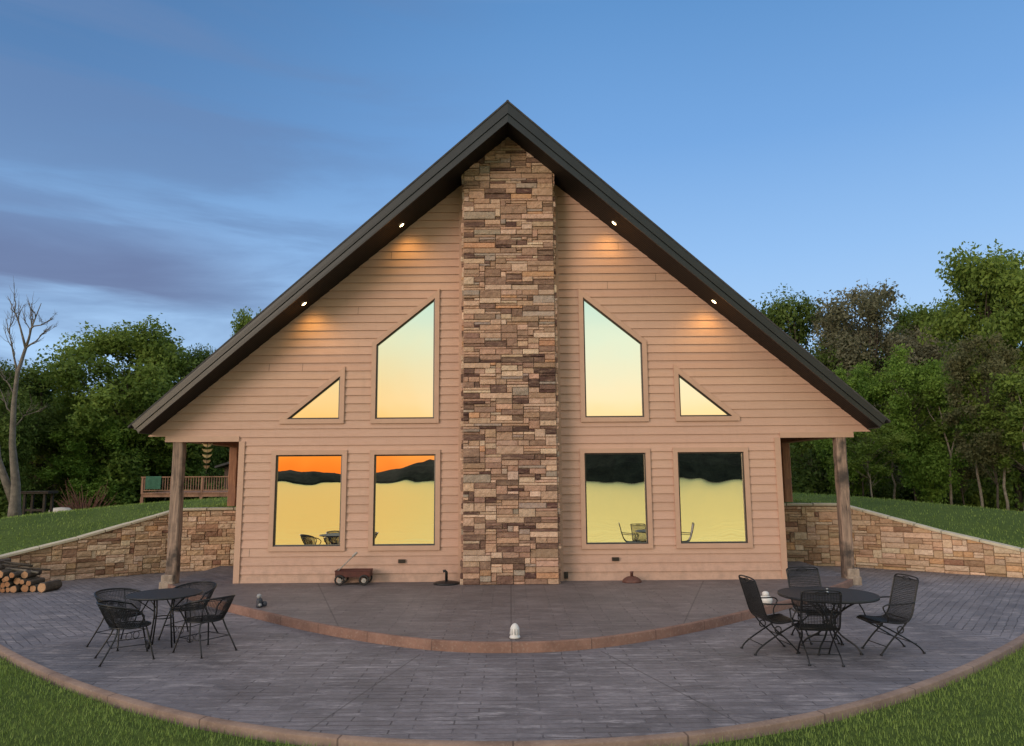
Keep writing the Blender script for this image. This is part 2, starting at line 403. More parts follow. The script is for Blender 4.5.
def f_water(t, b):
    p = geoco(t)
    b.inputs['IOR'].default_value = 1.33
    bump(t, b, t.noise(t.mapping(p, scale=(.25, 1, 1)), .25, 4, .6), .3, .4)
M['water'] = mat('water', (1.0, .80, .37), .24, metal=.85, fn=f_water, spec=1.0)  # golden base colour stands in for sunset light on the water
g = MB(); g.add([(-2500,-60,-9),(2500,-60,-9),(2500,-3200,-9),(-2500,-3200,-9)], [(0,3,2,1)])
def water_mat():
    m = bpy.data.materials.new('lake_water'); m.use_nodes = True; t = NT(m.node_tree); t.n.clear()
    p = geoco(t); bp = t.add('ShaderNodeBump'); bp.inputs['Strength'].default_value = .3; bp.inputs['Distance'].default_value = .4
    t.link(t.noise(t.mapping(p, scale=(.25, 1, 1)), .25, 4, .6), bp.inputs['Height'])
    gl = t.add('ShaderNodeBsdfGlossy'); gl.inputs['Color'].default_value = (.90, .80, .43, 1); gl.inputs['Roughness'].default_value = .2  # sunset gold put into the reflection colour, not the water's own tint
    t.link(bp.outputs[0], gl.inputs['Normal'])
    o = t.add('ShaderNodeOutputMaterial'); t.link(gl.outputs[0], o.inputs[0]); return m
M['water'] = water_mat()
tag(g.build('lake', M['water']), 'calm lake below the lawn mirroring the sunset', kind='structure')
M['far_wood'] = simple('far_wood', (.018, .022, .012), .95, var=.5, scale=.05, bmp=.8, bd=3, spec=.1)
rng = np.random.default_rng(3)
def hills():
    azs = np.linspace(-62, 62, 620)
    # seen from the mirror image of the camera (0, 16.2): angle right positive = x positive
    prof_az = [-62, -40, -25, -18, -15, -13, -10.5, -9, -6, -3, 2, 8, 14, 20, 30, 45, 62]
    prof_el = [1.6, 1.0, .45, .4, .48, .42, .42, .5, 1.2, 1.7, 1.95, 2.0, 2.1, 2.0, 2.0, 1.8, 1.2]
    dist = [1900, 1900, 2000, 2000, 1950, 2000, 2000, 1900, 1800, 1600, 1450, 1400, 1450, 1450, 1400, 1400, 1400]
    vs = []
    ph = rng.uniform(0, 6, 5)
    for a in azs:
        el = interp(a, prof_az, prof_el)+.05*math.sin(a*.7+ph[0])+.015*math.sin(a*2.3+ph[1])+.006*math.sin(a*17+ph[2])+rng.normal(0, .004)
        D = interp(a, prof_az, dist)
        s_, c_ = math.sin(R(a)), math.cos(R(a))
        top = 2.25+math.tan(R(max(.08, el)))*(D+90)
        for (dd, zz) in ((0, -9.4), (4, -4), (25, -9+(top+9)*.45), (60, -9+(top+9)*.8), (90, top), (200, top*.7), (700, top*.3-6)):
            vs.append(((D+dd)*s_, 16.2-(D+dd)*c_, zz))
    n = 7; fs = []
    for i in range(len(azs)-1):
        for j in range(n-1):
            a = i*n+j; fs.append((a, a+1, a+n+1, a+n))
    g = MB(); g.add(vs, fs); return g.build('hills', M['far_wood'])
tag(hills(), 'dark wooded hills along the far lake shore', kind='structure')

# ------------------------------------------------------------------ patio
def mirror(pts): return [(-x, y) for x, y in pts[::-1] if x > 0]+list(pts)
def smoothpts(pts, k=5):
    P = [Vector((a, b, 0)) for a, b in pts]; out = []
    for i in range(len(P)-1):
        p0 = P[max(i-1, 0)]; p1 = P[i]; p2 = P[i+1]; p3 = P[min(i+2, len(P)-1)]
        for j in range(k):
            t_ = j/k
            q = .5*((2*p1)+(p2-p0)*t_+(2*p0-5*p1+4*p2-p3)*t_*t_+(3*p1-p0-3*p2+p3)*t_**3); out.append((q.x, q.y))
    out.append(pts[-1]); return out
outer = smoothpts(mirror(OUT)); step = smoothpts(mirror(STEP))
def offset(pts, d):
    o = []
    for i, (x, y) in enumerate(pts):
        a = pts[max(i-1, 0)]; b = pts[min(i+1, len(pts)-1)]
        tx, ty = b[0]-a[0], b[1]-a[1]; L = math.hypot(tx, ty); o.append((x+ty/L*d, y-tx/L*d))
    return o
# lower patio sheet: from outer edge back to the wall seam
g = MB(); vs = []; fs = []
for (x, y) in outer:
    yb = seam(x)[0]+.1
    for k in range(13): vs.append((x, y+(yb-y)*k/12, -.13))
n = 13
for i in range(len(outer)-1):
    for k in range(12): a = i*n+k; fs.append((a, a+n, a+n+1, a+1))
g.add(vs, fs); tag(g.build('patio', M['patio']), 'grey stamped concrete patio in front of the house', kind='structure')
def strip(name, inner, outr, z, zb, m, label):
    g = MB(); N = len(inner); vs = []
    rr = .012
    mid = [((a[0]*.93+b[0]*.07), (a[1]*.93+b[1]*.07)) for a, b in zip(outr, inner)]
    prof = [(inner, zb+.1 if False else z-.0), (mid, z), (outr, z-rr), (outr, zb)]
    for P, zz in prof: vs += [(x, y, zz) for x, y in P]
    fs = []
    for r_ in range(len(prof)-1):
        for i in range(N-1): a = r_*N+i; fs.append((a, a+N, a+N+1, a+1))
    g.add(vs, fs); o = g.build(name, m, smooth=True)
    return tag(o, label, kind='structure')
strip('patio_border', outer, offset(outer, .11), -.118, -.45, M['band'], 'tan stamped border along the curved patio edge')
# raised terrace
g = MB(); vs = []; fs = []
ins = offset(step, -.07)
for (x, y) in ins:
    yb = max(.4, y+.1) if abs(x) > 6.3 else .6
    for k in range(9): vs.append((x, y+(yb-y)*k/8, 0.0))
n = 9
for i in range(len(ins)-1):
    for k in range(8): a = i*n+k; fs.append((a, a+n, a+n+1, a+1))
g.add(vs, fs); tag(g.build('terrace', M['terrace']), 'raised stamped concrete terrace along the house wall', kind='structure')
strip('terrace_step', ins, step, .006, -.2, M['riser'], 'reddish rounded step edge of the raised terrace')
# porch floors beside the house
g = MB()
for s_ in (-1, 1):
    xa, xb = sorted((s_*5.9, s_*7.5)); g.box(xa, xb, .3, 3.2, -.3, -.004)
tag(g.build('porch_floor', M['patio']), 'concrete floor under the side porches', kind='structure')

# ================================================================== HOUSE
house = tag(empty('house', (0, 0, 0)), 'tan lap sided gable house with tall stone chimney and mirrored windows', 'house')
ZA, SL = 9.854, .837
def zsof(x): return ZA-SL*abs(x)
HW = 5.95
# --- front lap siding
holes = []   # convex polygons (x,z)
tw = .105
WIN = []
for s_ in (-1, 1):
    WIN.append(('low_out', [(s_*3.69, .77), (s_*5.14, .77), (s_*5.14, 2.73), (s_*3.69, 2.73)]))
    WIN.append(('low_in', [(s_*1.64, .77), (s_*2.98, .77), (s_*2.98, 2.725), (s_*1.64, 2.725)]))
    WIN.append(('trap', [(s_*1.68, 3.52), (s_*2.98, 3.52), (s_*2.98, 5.18), (s_*1.68, 6.24)]))
    WIN.append(('tri', [(s_*3.78, 3.525), (s_*4.93, 3.525), (s_*3.78, 4.47)]))
def ccw(P):
    A = sum(P[i][0]*P[(i+1) % len(P)][1]-P[(i+1) % len(P)][0]*P[i][1] for i in range(len(P)))
    return P if A > 0 else P[::-1]
def off_poly(P, d):
    P = ccw(P); n = len(P); out = []
    L = []
    for i in range(n):
        a = Vector((*P[i], 0)); b = Vector((*P[(i+1) % n], 0)); t_ = (b-a).normalized(); nn = Vector((t_.y, -t_.x, 0))
        L.append((a+nn*d, t_))
    for i in range(n):
        p, u = L[i-1]; q, v = L[i]
        den = u.x*v.y-u.y*v.x; w_ = q-p; s1 = (w_.x*v.y-w_.y*v.x)/den
        r_ = p+u*s1; out.append((r_.x, r_.y))
    return out
def trim_poly(kind, P):
    Q = off_poly(P, tw)
    if kind == 'tri':   # blunt the long sharp corner
        s_ = 1 if P[1][0] > 0 else -1
        lim = abs(P[1][0])+.17
        Q = ccw(Q); out = []
        n = len(Q)
        for i in range(n):
            a, b = Q[i], Q[(i+1) % n]
            ia, ib = abs(a[0]) <= lim, abs(b[0]) <= lim
            if ia: out.append(a)
            if ia != ib:
                t_ = (lim-abs(a[0]))/(abs(b[0])-abs(a[0])); out.append((a[0]+(b[0]-a[0])*t_, a[1]+(b[1]-a[1])*t_))
        Q = out
    return Q
for k_, P in WIN: holes.append(off_poly(P, .02))
chim = [(-1.0, -.1), (1.0, -.1), (1.0, zsof(1.0)+.3), (0, ZA+.4), (-1.0, zsof(1.0)+.3)]
holes.append(ccw(chim))
def span(P, z):
    X_ = []
    n = len(P)
    for i in range(n):
        (xa, za), (xb, zb) = P[i], P[(i+1) % n]
        if (za <= z < zb) or (zb <= z < za): X_.append(xa+(xb-xa)*(z-za)/(zb-za))
    return (min(X_), max(X_)) if len(X_) >= 2 else None
def intervals(z):
    if z < 3.04: base = [(-HW, HW)]
    elif z < 3.16: base = [(-7.6, 7.6)]
    else:
        xm = (ZA-z)/SL
        base = [(-xm, xm)]
    for H in holes:
        sp = span(H, z)
        if not sp: continue
        nb = []
        for a, b in base:
            if sp[1] <= a or sp[0] >= b: nb.append((a, b)); continue
            if sp[0] > a: nb.append((a, sp[0]))
            if sp[1] < b: nb.append((sp[1], b))
        base = nb
    return base
bk = sorted(set([round(v[1], 5) for H in holes for v in H]+[3.04, 3.16]))
g = MB(); e = .184; z = 0.0; k = 0
while z < ZA-.1:
    z1 = min(z+e, ZA)
    cc = random.gauss(1, .04); c = (.525*cc, .332*cc*random.uniform(.985, 1.015), .252*cc)
    zz = [z]+[b for b in bk if z+1e-4 < b < z1-1e-4]+[z1]
    for za, zb in zip(zz[:-1], zz[1:]):
        A, B = intervals(za+1e-4), intervals(zb-1e-4)
        if len(A) != len(B):
            A = B = intervals((za+zb)/2)
        ya = -.027*(1-(za-z)/e); yb = -.027*(1-(zb-z)/e)
        for (a0, a1), (b0, b1) in zip(A, B):
            g.add([(a0, ya, za), (a1, ya, za), (b1, yb, zb), (b0, yb, zb)], [(0, 1, 2, 3)], c)
            if za == z: g.add([(a0, 0, z), (a1, 0, z), (a1, -.027, z), (a0, -.027, z)], [(0, 1, 2, 3)], (c[0]*.8, c[1]*.8, c[2]*.8))  # lap underside in darker board colour, shade under the lap painted in
    z = z1; k += 1
g.build('siding', M['siding'], house)
# butt joints in the boards
for _ in range(16):
    kk = random.randint(0, 40); zz0 = kk*e; iv = intervals(zz0+e/2)
    if not iv: continue
    a, b = random.choice(iv)
    if b-a < .8: continue
    x = random.uniform(a+.3, b-.3)
    g = MB(); g.add([(x-.003, -.034, zz0+.004), (x+.003, -.034, zz0+.004), (x+.003, -.004, zz0+e-.012), (x-.003, -.004, zz0+e-.012)], [(0, 1, 2, 3)]); g.build('board_joint', M['window_edge'], house)
# sheathing, side and back walls
g = MB()
for s_ in (-1, 1):
    xa, xb = sorted((s_*(HW-.01), s_*(HW-.16)))
    o = MB(); zz = -.2
    o.box(xa, xb, .03, 13.5, -.3, zsof(HW)+.05); o.build('side_wall', M['trim'], house)
o = MB(); o.prism([(-HW, -.3), (HW, -.3), (HW, zsof(HW)), (0, ZA), (-HW, zsof(HW))], 13.5, 13.65); o.build('back_wall', M['trim'], house)
# gable ends of the porch eave (thin wall behind siding)
for s_ in (-1, 1):
    o = MB(); P = [(s_*HW, 3.045), (s_*7.6, 3.045), (s_*7.6, 3.165), (s_*7.9, 3.165), (s_*7.95, zsof(7.95)+.05), (s_*HW, zsof(HW)+.05)]
    o.prism(ccw(P)[::-1], .004, .14); o.build('porch_beam', M['trim'], house)
    o = MB(); xa, xb = sorted((s_*7.2, s_*7.5)); o.box(xa, xb, .15, 13.4, 3.06, 3.30); o.build('porch_beam', M['cedar'], house)
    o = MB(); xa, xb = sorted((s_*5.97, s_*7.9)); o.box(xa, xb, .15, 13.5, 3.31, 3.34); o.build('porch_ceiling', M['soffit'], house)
# trims
g = MB()
for s_ in (-1, 1):
    o = MB(); xa, xb = sorted((s_*(HW-.11), s_*(HW+.02))); o.box(xa, xb, -.048, .02, .0, 3.04); xa, xb = sorted((s_*(HW-.0), s_*(HW+.022))); o.box(xa, xb, -.02, .12, 0, 3.03)
    o.build('corner_trim', M['trim'], house, bevel=.003)
    o = MB(); xa, xb = sorted((s_*1.035, s_*1.135)); o.box(xa, xb, -.05, .01, 0.0, zsof(1.135)-.005); o.build('chimney_trim', M['trim'], house)
# frieze trim under the porch line
for s_ in (-1, 1):
    o = MB(); xa, xb = sorted((s_*(HW+.02), s_*7.6)); o.box(xa, xb, -.044, 0, 3.035, 3.155); o.build('frieze_trim', M['trim'], house)
# windows
for kind, P in WIN:
    lab = None
    P = ccw(P); Q = ccw(trim_poly(kind, P)); Pin = off_poly(P, .0)
    root_name = 'window'
    # dark sash frame is the window part, the trim and pane are its sub-parts
    o = MB()
    In = off_poly(P, -.027); Ou = off_poly(P, .004)
    n = len(P)
    for i in range(n):
        j = (i+1) % n
        vs = [(Ou[i][0], -.028, Ou[i][1]), (Ou[j][0], -.028, Ou[j][1]), (In[j][0], -.020, In[j][1]), (In[i][0], -.020, In[i][1]),
              (In[i][0], .03, In[i][1]), (In[j][0], .03, In[j][1]), (Ou[i][0], .03, Ou[i][1]), (Ou[j][0], .03, Ou[j][1])]
        o.add(vs, [(0, 1, 2, 3), (3, 2, 5, 4), (0, 6, 7, 1)])
    wn = o.build('window', M['window_edge'], house)
    side = 'left' if P[0][0] < 0 else 'right'
    if kind == 'tri': wn['label'] = 'small triangular window %s of the chimney' % side
    if kind == 'trap': wn['label'] = 'tall slant-topped window %s of the chimney' % side
    if kind == 'low_out': wn['label'] = 'rectangular lower window nearest the %s corner' % side
    if kind == 'low_in': wn['label'] = 'rectangular lower window just %s of the chimney' % side
    # trim boards butted round the opening
    o = MB()
    if len(Q) == n:
        for i in range(n):
            j = (i+1) % n
            a, b, c_, d_ = Q[i], Q[j], Ou[j], Ou[i]
            vs = [(p[0], -.056, p[1]) for p in (a, b, c_, d_)]+[(p[0], .01, p[1]) for p in (a, b, c_, d_)]
            o.add(vs, [(0, 1, 2, 3), (0, 4, 5, 1), (3, 2, 6, 7)])
    else:
        # blunt corner: four outer points round three inner ones
        ring = [(p[0], -.056, p[1]) for p in Q]+[(p[0], -.056, p[1]) for p in Ou]
        # nearest inner vertex for each outer
        near = [min(range(3), key=lambda q: (Ou[q][0]-p[0])**2+(Ou[q][1]-p[1])**2) for p in Q]
        N4 = len(Q)
        for i in range(N4):
            j = (i+1) % N4
            a = [i, j, N4+near[j]]+([N4+near[i]] if near[i] != near[j] else [])
            o.add([ring[q] for q in a], [tuple(range(len(a)))])
            o.add([ring[i], (Q[i][0], .01, Q[i][1]), (Q[j][0], .01, Q[j][1]), ring[j]], [(0, 1, 2, 3)])
        for i in range(3):
            j = (i+1) % 3
            o.add([(Ou[i][0], -.056, Ou[i][1]), (Ou[j][0], -.056, Ou[j][1]), (Ou[j][0], .01, Ou[j][1]), (Ou[i][0], .01, Ou[i][1])], [(0, 1, 2, 3)])
    o.build('window_trim', M['trim'], wn)
    o = MB(); o.add([(p[0], .012, p[1]) for p in In], [tuple(range(n))]); o.build('pane', M['glass'], wn)
# backing behind the windows so nothing leaks
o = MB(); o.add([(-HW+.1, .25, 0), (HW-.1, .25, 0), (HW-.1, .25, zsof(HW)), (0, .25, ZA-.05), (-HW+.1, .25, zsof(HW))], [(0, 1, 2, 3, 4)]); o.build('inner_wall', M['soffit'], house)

# --- chimney and walls of ledge stone
PAL_CH = [((.48,.30,.215), 7), ((.56,.375,.275), 6), ((.40,.25,.18), 5), ((.29,.175,.13), 4.5), ((.64,.46,.35), 3.5), ((.17,.10,.078), 3.2), ((.10,.052,.045), 2.2), ((.54,.30,.175), 1.2), ((.38,.30,.25), 2)]
PAL_WL = [((.60,.40,.26), 6), ((.67,.47,.33), 5), ((.52,.34,.22), 5), ((.40,.24,.155), 3), ((.68,.51,.38), 3.4), ((.29,.155,.105), 1.5), ((.62,.37,.20), 1.3)]
def pick(pal):
    t_ = random.uniform(0, sum(w_ for _, w_ in pal))
    for c, w_ in pal:
        t_ -= w_
        if t_ <= 0: break
    k = random.gauss(1, .11); return tuple(max(.02, v*k*random.uniform(.96, 1.04)) for v in c)
def packing(nu, nv, maxw=6, maxh=3):
    occ = np.zeros((nv, nu), bool); out = []
    for v in range(nv):
        for u in range(nu):
            if occ[v, u]: continue
            h = random.choices([1, 2, 3], [5, 6, 1.0])[0]; h = min(h, maxh, nv-v)
            wd = random.choices([1, 2, 3, 4, 5, 6], [1, 4, 5, 4, 2, 1])[0]
            if h == 3: wd = max(2, wd)
            wd = min(wd, maxw, nu-u)
            while wd > 1 and occ[v, u:u+wd].any(): wd -= 1
            while h > 1 and occ[v:v+h, u:u+wd].any(): h -= 1
            # avoid leaving single-cell slivers
            if u+wd < nu and nu-(u+wd) == 1 and not occ[v, u+wd]: wd += 1
            if occ[v:v+h, u:u+wd].any(): h = 1
            occ[v:v+h, u:u+wd] = True; out.append((u, v, wd, h))
    return out
def stonework(g, origin, ud, nd, W, H, cu, cv, pal, ztop=None, zbot=None, d0=.0, depth=(.025, .065), minh=.02):
    # ud: unit vector along, nd: outward normal; stones are separate rough blocks standing proud of the mortar
    nu, nv = max(1, round(W/cu)), max(1, round(H/cv)); cu = W/nu
    O = Vector(origin); U = Vector(ud); N_ = Vector(nd)
    for (u, v, wd, h) in packing(nu, nv):
        gp = .0075
        ua, ub = u*cu+gp*.5, (u+wd)*cu-gp*.5; va, vb = v*cv+gp*.5, (v+h)*cv-gp*.5
        if ztop is not None:
            t0 = min(ztop(ua), ztop(ub))
            if va > t0-minh and va > max(ztop(ua), ztop(ub))-minh: continue
        dp = random.uniform(*depth); ins_ = random.uniform(.006, .014); j = lambda s_=.006: random.uniform(-s_, s_)
        nx = max(1, min(5, int((ub-ua)/.07))); nz_ = max(1, min(3, int((vb-va)/.06)))
        def pos(a, b, d):
            if ztop is not None: b = min(b, ztop(a))
            return O+U*a+Vector((0, 0, b))+N_*(d0+d)
        vs = []; fs = []
        # rim ring at wall (base) and front grid
        gridv = []
        for iz in range(nz_+1):
            for ix in range(nx+1):
                a = ua+ins_+(ub-ua-2*ins_)*ix/nx; b = va+ins_+(vb-va-2*ins_)*iz/nz_
                edge = ix in (0, nx) or iz in (0, nz_)
                gridv.append(pos(a+(j(.004) if edge else j(.01)), b+(j(.004) if edge else j(.008)), dp+(j(.006) if edge else j(.011)+.006)))
        vs += gridv
        W1 = nx+1
        for iz in range(nz_):
            for ix in range(nx):
                a = iz*W1+ix; fs.append((a, a+1, a+W1+1, a+W1))
        base = len(vs)
        per = [(ix, 0) for ix in range(nx)]+[(nx, iz) for iz in range(nz_)]+[(ix, nz_) for ix in range(nx, 0, -1)]+[(0, iz) for iz in range(nz_, 0, -1)]
        for (ix, iz) in per:
            a = ua+(ub-ua)*ix/nx; b = va+(vb-va)*iz/nz_
            vs.append(pos(a, b, dp-.014))
        for (ix, iz) in per:
            a = ua+(ub-ua)*ix/nx; b = va+(vb-va)*iz/nz_
            vs.append(pos(a, b, -.01))
        m_ = len(per)
        for i in range(m_):
            jn = (i+1) % m_
            gi = per[i][1]*W1+per[i][0]; gj = per[jn][1]*W1+per[jn][0]
            fs.append((base+i, base+jn, gj, gi))
            fs.append((base+m_+i, base+m_+jn, base+jn, base+i))
        g.add(vs, fs, pick(pal))
CW, CD = 1.0, .50
g = MB()
stonework(g, (-CW, -CD, 0), (1, 0, 0), (0, -1, 0), 2*CW, ZA+.2, .115, .060, PAL_CH, ztop=lambda a: zsof(a-CW)+.12)
stonework(g, (-CW, 0, 0), (0, -1, 0), (-1, 0, 0), CD, zsof(CW)+.1, .125, .060, PAL_CH)
stonework(g, (CW, -CD, 0), (0, 1, 0), (1, 0, 0), CD, zsof(CW)+.1, .125, .060, PAL_CH)
ch = g.build('chimney', M['stone'], house); ch['label'] = 'tall ledge stone chimney rising up the middle of the gable'
g = MB(); g.prism([(-CW, -.2), (CW, -.2), (CW, zsof(CW)+.1), (0, ZA+.1), (-CW, zsof(CW)+.1)], -CD, .0)
g.build('mortar', M['mortar'], ch)

# --- roof: prow overhang (1.29 at the ridge, .59 at the eaves)
EX = 7.92; EZ = zsof(EX)
yf = lambda a: -1.29+.70*a/EX
VT = .47
vt = lambda a: VT-.15*abs(a)/EX
def roof_slope(s_):
    rf = MB()
    n = 24; top = []; 
    for k in range(n+1):
        a = (EX+.06)*k/n; a += .16*(k == n); top.append((s_*a, yf(a)-.05, zsof(a)+vt(a)))
    # shingle top deck
    vs = top+[(p[0], 14.2, p[2]) for p in top]+[(p[0], p[1], p[2]-.045) for p in top]+[(p[0], 14.2, p[2]-.045) for p in top]
    m_ = n+1; fs = []
    for k in range(n):
        q = [(k, k+1, m_+k+1, m_+k), (2*m_+k, 3*m_+k, 3*m_+k+1, 2*m_+k+1), (k, 2*m_+k, 2*m_+k+1, k+1)]
        fs += q
    fs.append((n, 2*m_+n, 3*m_+n, m_+n))
    rf.add(vs, fs); return rf
for s_ in (-1, 1):
    ro = roof_slope(s_).build('roof', M['shingle'], house)
    # soffit plane
    g = MB(); P0 = (0, yf(0)+.02, ZA); P1 = (s_*EX, yf(EX)+.02, EZ); P2 = (s_*EX, 14.2, EZ); P3 = (0, 14.2, ZA)
    fsd = [(0, 1, 2, 3)] if s_ < 0 else [(3, 2, 1, 0)]
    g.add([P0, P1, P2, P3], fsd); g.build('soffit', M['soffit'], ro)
    # lower and upper barge boards and the eave board
    def board(name, zlo, zhi, out, th=.04):
        b_ = MB()
        k_ = vt(EX)/VT; e1, e2 = EX+.16*max(0, zlo)/VT, EX+.16*zhi/VT
        A = [(0, yf(0)-out, ZA+zlo), (s_*e1, yf(EX)-out, zsof(e1)+zlo*k_), (s_*e2, yf(EX)-out, zsof(e2)+zhi*k_), (0, yf(0)-out, ZA+zhi)]
        B = [(x, y+th, z) for x, y, z in A]
        b_.add(A+B, [(0, 1, 2, 3), (0, 4, 5, 1), (1, 5, 6, 2), (3, 2, 6, 7), (4, 7, 6, 5)])
        return b_.build(name, M['fascia'], ro)
    board('barge_board', -.012, .165, .012)
    board('upper_barge_board', .178, VT-.05, .035, .06)
    b_ = MB(); xa, xb = sorted((s_*EX, s_*(EX+.03))); b_.box(xa, xb, yf(EX)+.04, 14.2, EZ-.02, EZ+.18); b_.build('eave_board', M['fascia'], ro)
    b_ = MB(); xa, xb = sorted((s_*(EX+.032), s_*(EX+.14))); b_.box(xa, xb, yf(EX)+.06, 14.1, EZ+.06, EZ+.165); b_.build('gutter', M['fascia'], ro)
g = MB(); g.tube([(0, -1.32, ZA+VT-.02), (0, 14.2, ZA+VT-.02)], .035, 8); g.build('ridge_cap', M['shingle'], house)

# --- recessed soffit lights
ang = math.atan(SL)
for (lx, ly) in ((-2.40, -.42), (-4.54, -.40), (2.38, -.42), (4.55, -.40)):
    lz = zsof(lx)
    s_ = 1 if lx > 0 else -1
    em = MB(); pr = []
    def place(o_):
        o_.location = (lx, ly, lz-.004); o_.rotation_euler = (0, s_*ang, 0); return o_
    em = MB(); n = 20; vs = []
    for r_, zz in ((.085, -.002), (.085, -.012), (.060, -.012), (.056, -.004)):
        for q in range(n): a = 2*math.pi*q/n; vs.append((r_*math.cos(a), r_*math.sin(a), zz))
    fs = [(i*n+q, i*n+(q+1) % n, (i+1)*n+(q+1) % n, (i+1)*n+q) for i in range(3) for q in range(n)]
    em.add(vs, fs); fix = place(em.build('recessed_light', M['window_edge'], house, smooth=True))
    em = MB(); em.add([(.055*math.cos(2*math.pi*q/n), .055*math.sin(2*math.pi*q/n), -.006) for q in range(n)], [tuple(range(n))[::-1]])
    em.build('bulb', M['bulb'], fix)
    ld = bpy.data.lights.new('downlight', 'SPOT'); ld.energy = 30; ld.color = (1, .55, .14); ld.spot_size = R(125); ld.spot_blend = .9; ld.shadow_soft_size = .2
    lo = bpy.data.objects.new('downlight', ld); col.objects.link(lo); lo.location = (lx, ly, lz-.06)
    d = Vector((-s_*.22, .42, -1.0)); lo.rotation_euler = (-d).to_track_quat('Z', 'Y').to_euler()

# --- porch posts on stone footings
for s_ in (-1, 1):
    for back in (0, 1):
        x, y = (7.33, .09) if not back else (7.42, 3.62)
        z0 = 0 if not back else 1.50
        hw = .112
        o = MB(); segs = 14
        vs = []; 
        for k in range(segs+1):
            zz = z0+(3.06-z0)*k/segs
            j = random.uniform(-.006, .006); q = hw+random.uniform(-.004, .004); ch_ = .022
            for (a, b) in ((-q+ch_, -q), (q-ch_, -q), (q, -q+ch_), (q, q-ch_), (q-ch_, q), (-q+ch_, q), (-q, q-ch_), (-q, -q+ch_)):
                vs.append((s_*x+a+j, y+b, zz))
        fs = [(i*8+q, i*8+(q+1) % 8, (i+1)*8+(q+1) % 8, (i+1)*8+q) for i in range(segs) for q in range(8)]
        o.add(vs, fs); po = o.build('porch_post', M['cedar'] if back else M['post_wood'], house)
        if back: po['label'] = 'reddish cedar post standing on the %s stone wall' % ('left' if s_ < 0 else 'right')
        else:
            po['label'] = 'weathered front porch post at the %s corner' % ('left' if s_ < 0 else 'right')
            b_ = MB(); bx = s_*x + s_*.05; hb = .19 if s_ < 0 else .21
            b_.box(bx-.125, bx+.125, y-.17, y+.10, -.2, hb)
            b_.box(bx-.15, bx+.15, y-.195, y+.12, -.2, .05)
            b_.build('post_base', M['base_stone'], po, bevel=.02)

# --- small things on the wall
for (x, zc, w_, h_, lab, nm) in ((-2.35, .44, .15, .075, 'dark vent left of the chimney', 'wall_vent'), (2.26, .45, .15, .075, 'dark vent right of the chimney', 'wall_vent'), (1.19, .12, .08, .14, 'small black outlet box at the chimney foot', 'outlet_box')):
    b_ = MB(); b_.box(x-w_/2, x+w_/2, -.065, -.0, zc-h_/2, zc+h_/2)
    for q in range(3): b_.box(x-w_/2+.01, x+w_/2-.01, -.075, -.067, zc-h_/2+.012+q*h_/3, zc-h_/2+.02+q*h_/3)
    o = b_.build(nm, M['window_edge'], house); o['label'] = lab

# ================================================================== RETAINING WALLS
for s_ in (-1, 1):
    rw = tag(empty('retaining_wall', (s_*8.6, 3.15, -.13)), 'stepped down ledge stone retaining wall %s of the house, behind the %s' % (('left', 'firewood pile') if s_ < 0 else ('right', 'four high-backed chairs')), 'wall')
    g = MB(); mo = MB(); cp = MB()
    for (x0, y0, z0), (x1, y1, z1) in zip(WALLP[:-1], WALLP[1:]):
        a = Vector((s_*x0, y0, 0)); b = Vector((s_*x1, y1, 0)); L = (b-a).length; u = (b-a)/L
        nd = Vector((-u.y, u.x, 0)); nd = nd if nd.y < 0 else -nd
        zb = -.2; h0, h1 = z0-.06-zb, z1-.06-zb
        A = (a.x-s_*8.6, a.y-3.15, zb+.13)
        if s_ > 0: stonework(g, A, u, nd, L, max(h0, h1), .105, .066, PAL_WL, ztop=lambda q, h0=h0, h1=h1, L=L: h0+(h1-h0)*max(0, min(1, q/L)))
        else:
            B0 = (b.x-s_*8.6, b.y-3.15, zb+.13)
            stonework(g, B0, -u, nd, L, max(h0, h1), .105, .066, PAL_WL, ztop=lambda q, h0=h0, h1=h1, L=L: h1+(h0-h1)*max(0, min(1, q/L)))
        oa = Vector((s_*8.6, 3.15, -.13)); bn = -nd*.28
        vs = [Vector((a.x, a.y, zb)), Vector((b.x, b.y, zb)), Vector((b.x, b.y, z1-.062)), Vector((a.x, a.y, z0-.062))]
        vs = [v-oa for v in vs]; vs += [v+bn for v in vs]
        mo.add(vs, [(0, 1, 2, 3), (7, 6, 5, 4), (3, 2, 6, 7)])
        # cap stones
        nn = max(1, round(L/.62))
        for q in range(nn):
            ta, tb = q/nn+.004, (q+1)/nn-.004
            pa, pb = a+u*L*ta, a+u*L*tb; za, zb_ = z0+(z1-z0)*ta, z0+(z1-z0)*tb
            f0 = nd*(.085+random.uniform(-.008, .008)); f1 = -nd*.30
            vs = [pa+f0, pb+f0, pb+f1, pa+f1]; zs_ = [za, zb_, zb_, za]
            lo = [Vector((v.x, v.y, zz-.06))-oa for v, zz in zip(vs, zs_)]; hi = [Vector((v.x, v.y, zz+random.uniform(-.004, .004)))-oa for v, zz in zip(vs, zs_)]
            cp.add(lo+hi, [(3, 2, 1, 0), (4, 5, 6, 7), (0, 1, 5, 4), (1, 2, 6, 5), (2, 3, 7, 6), (3, 0, 4, 7)])
    g.build('stonework', M['stone'], rw); mo.build('mortar', M['mortar'], rw); cp.build('capstone', M['cap'], rw, bevel=.008)

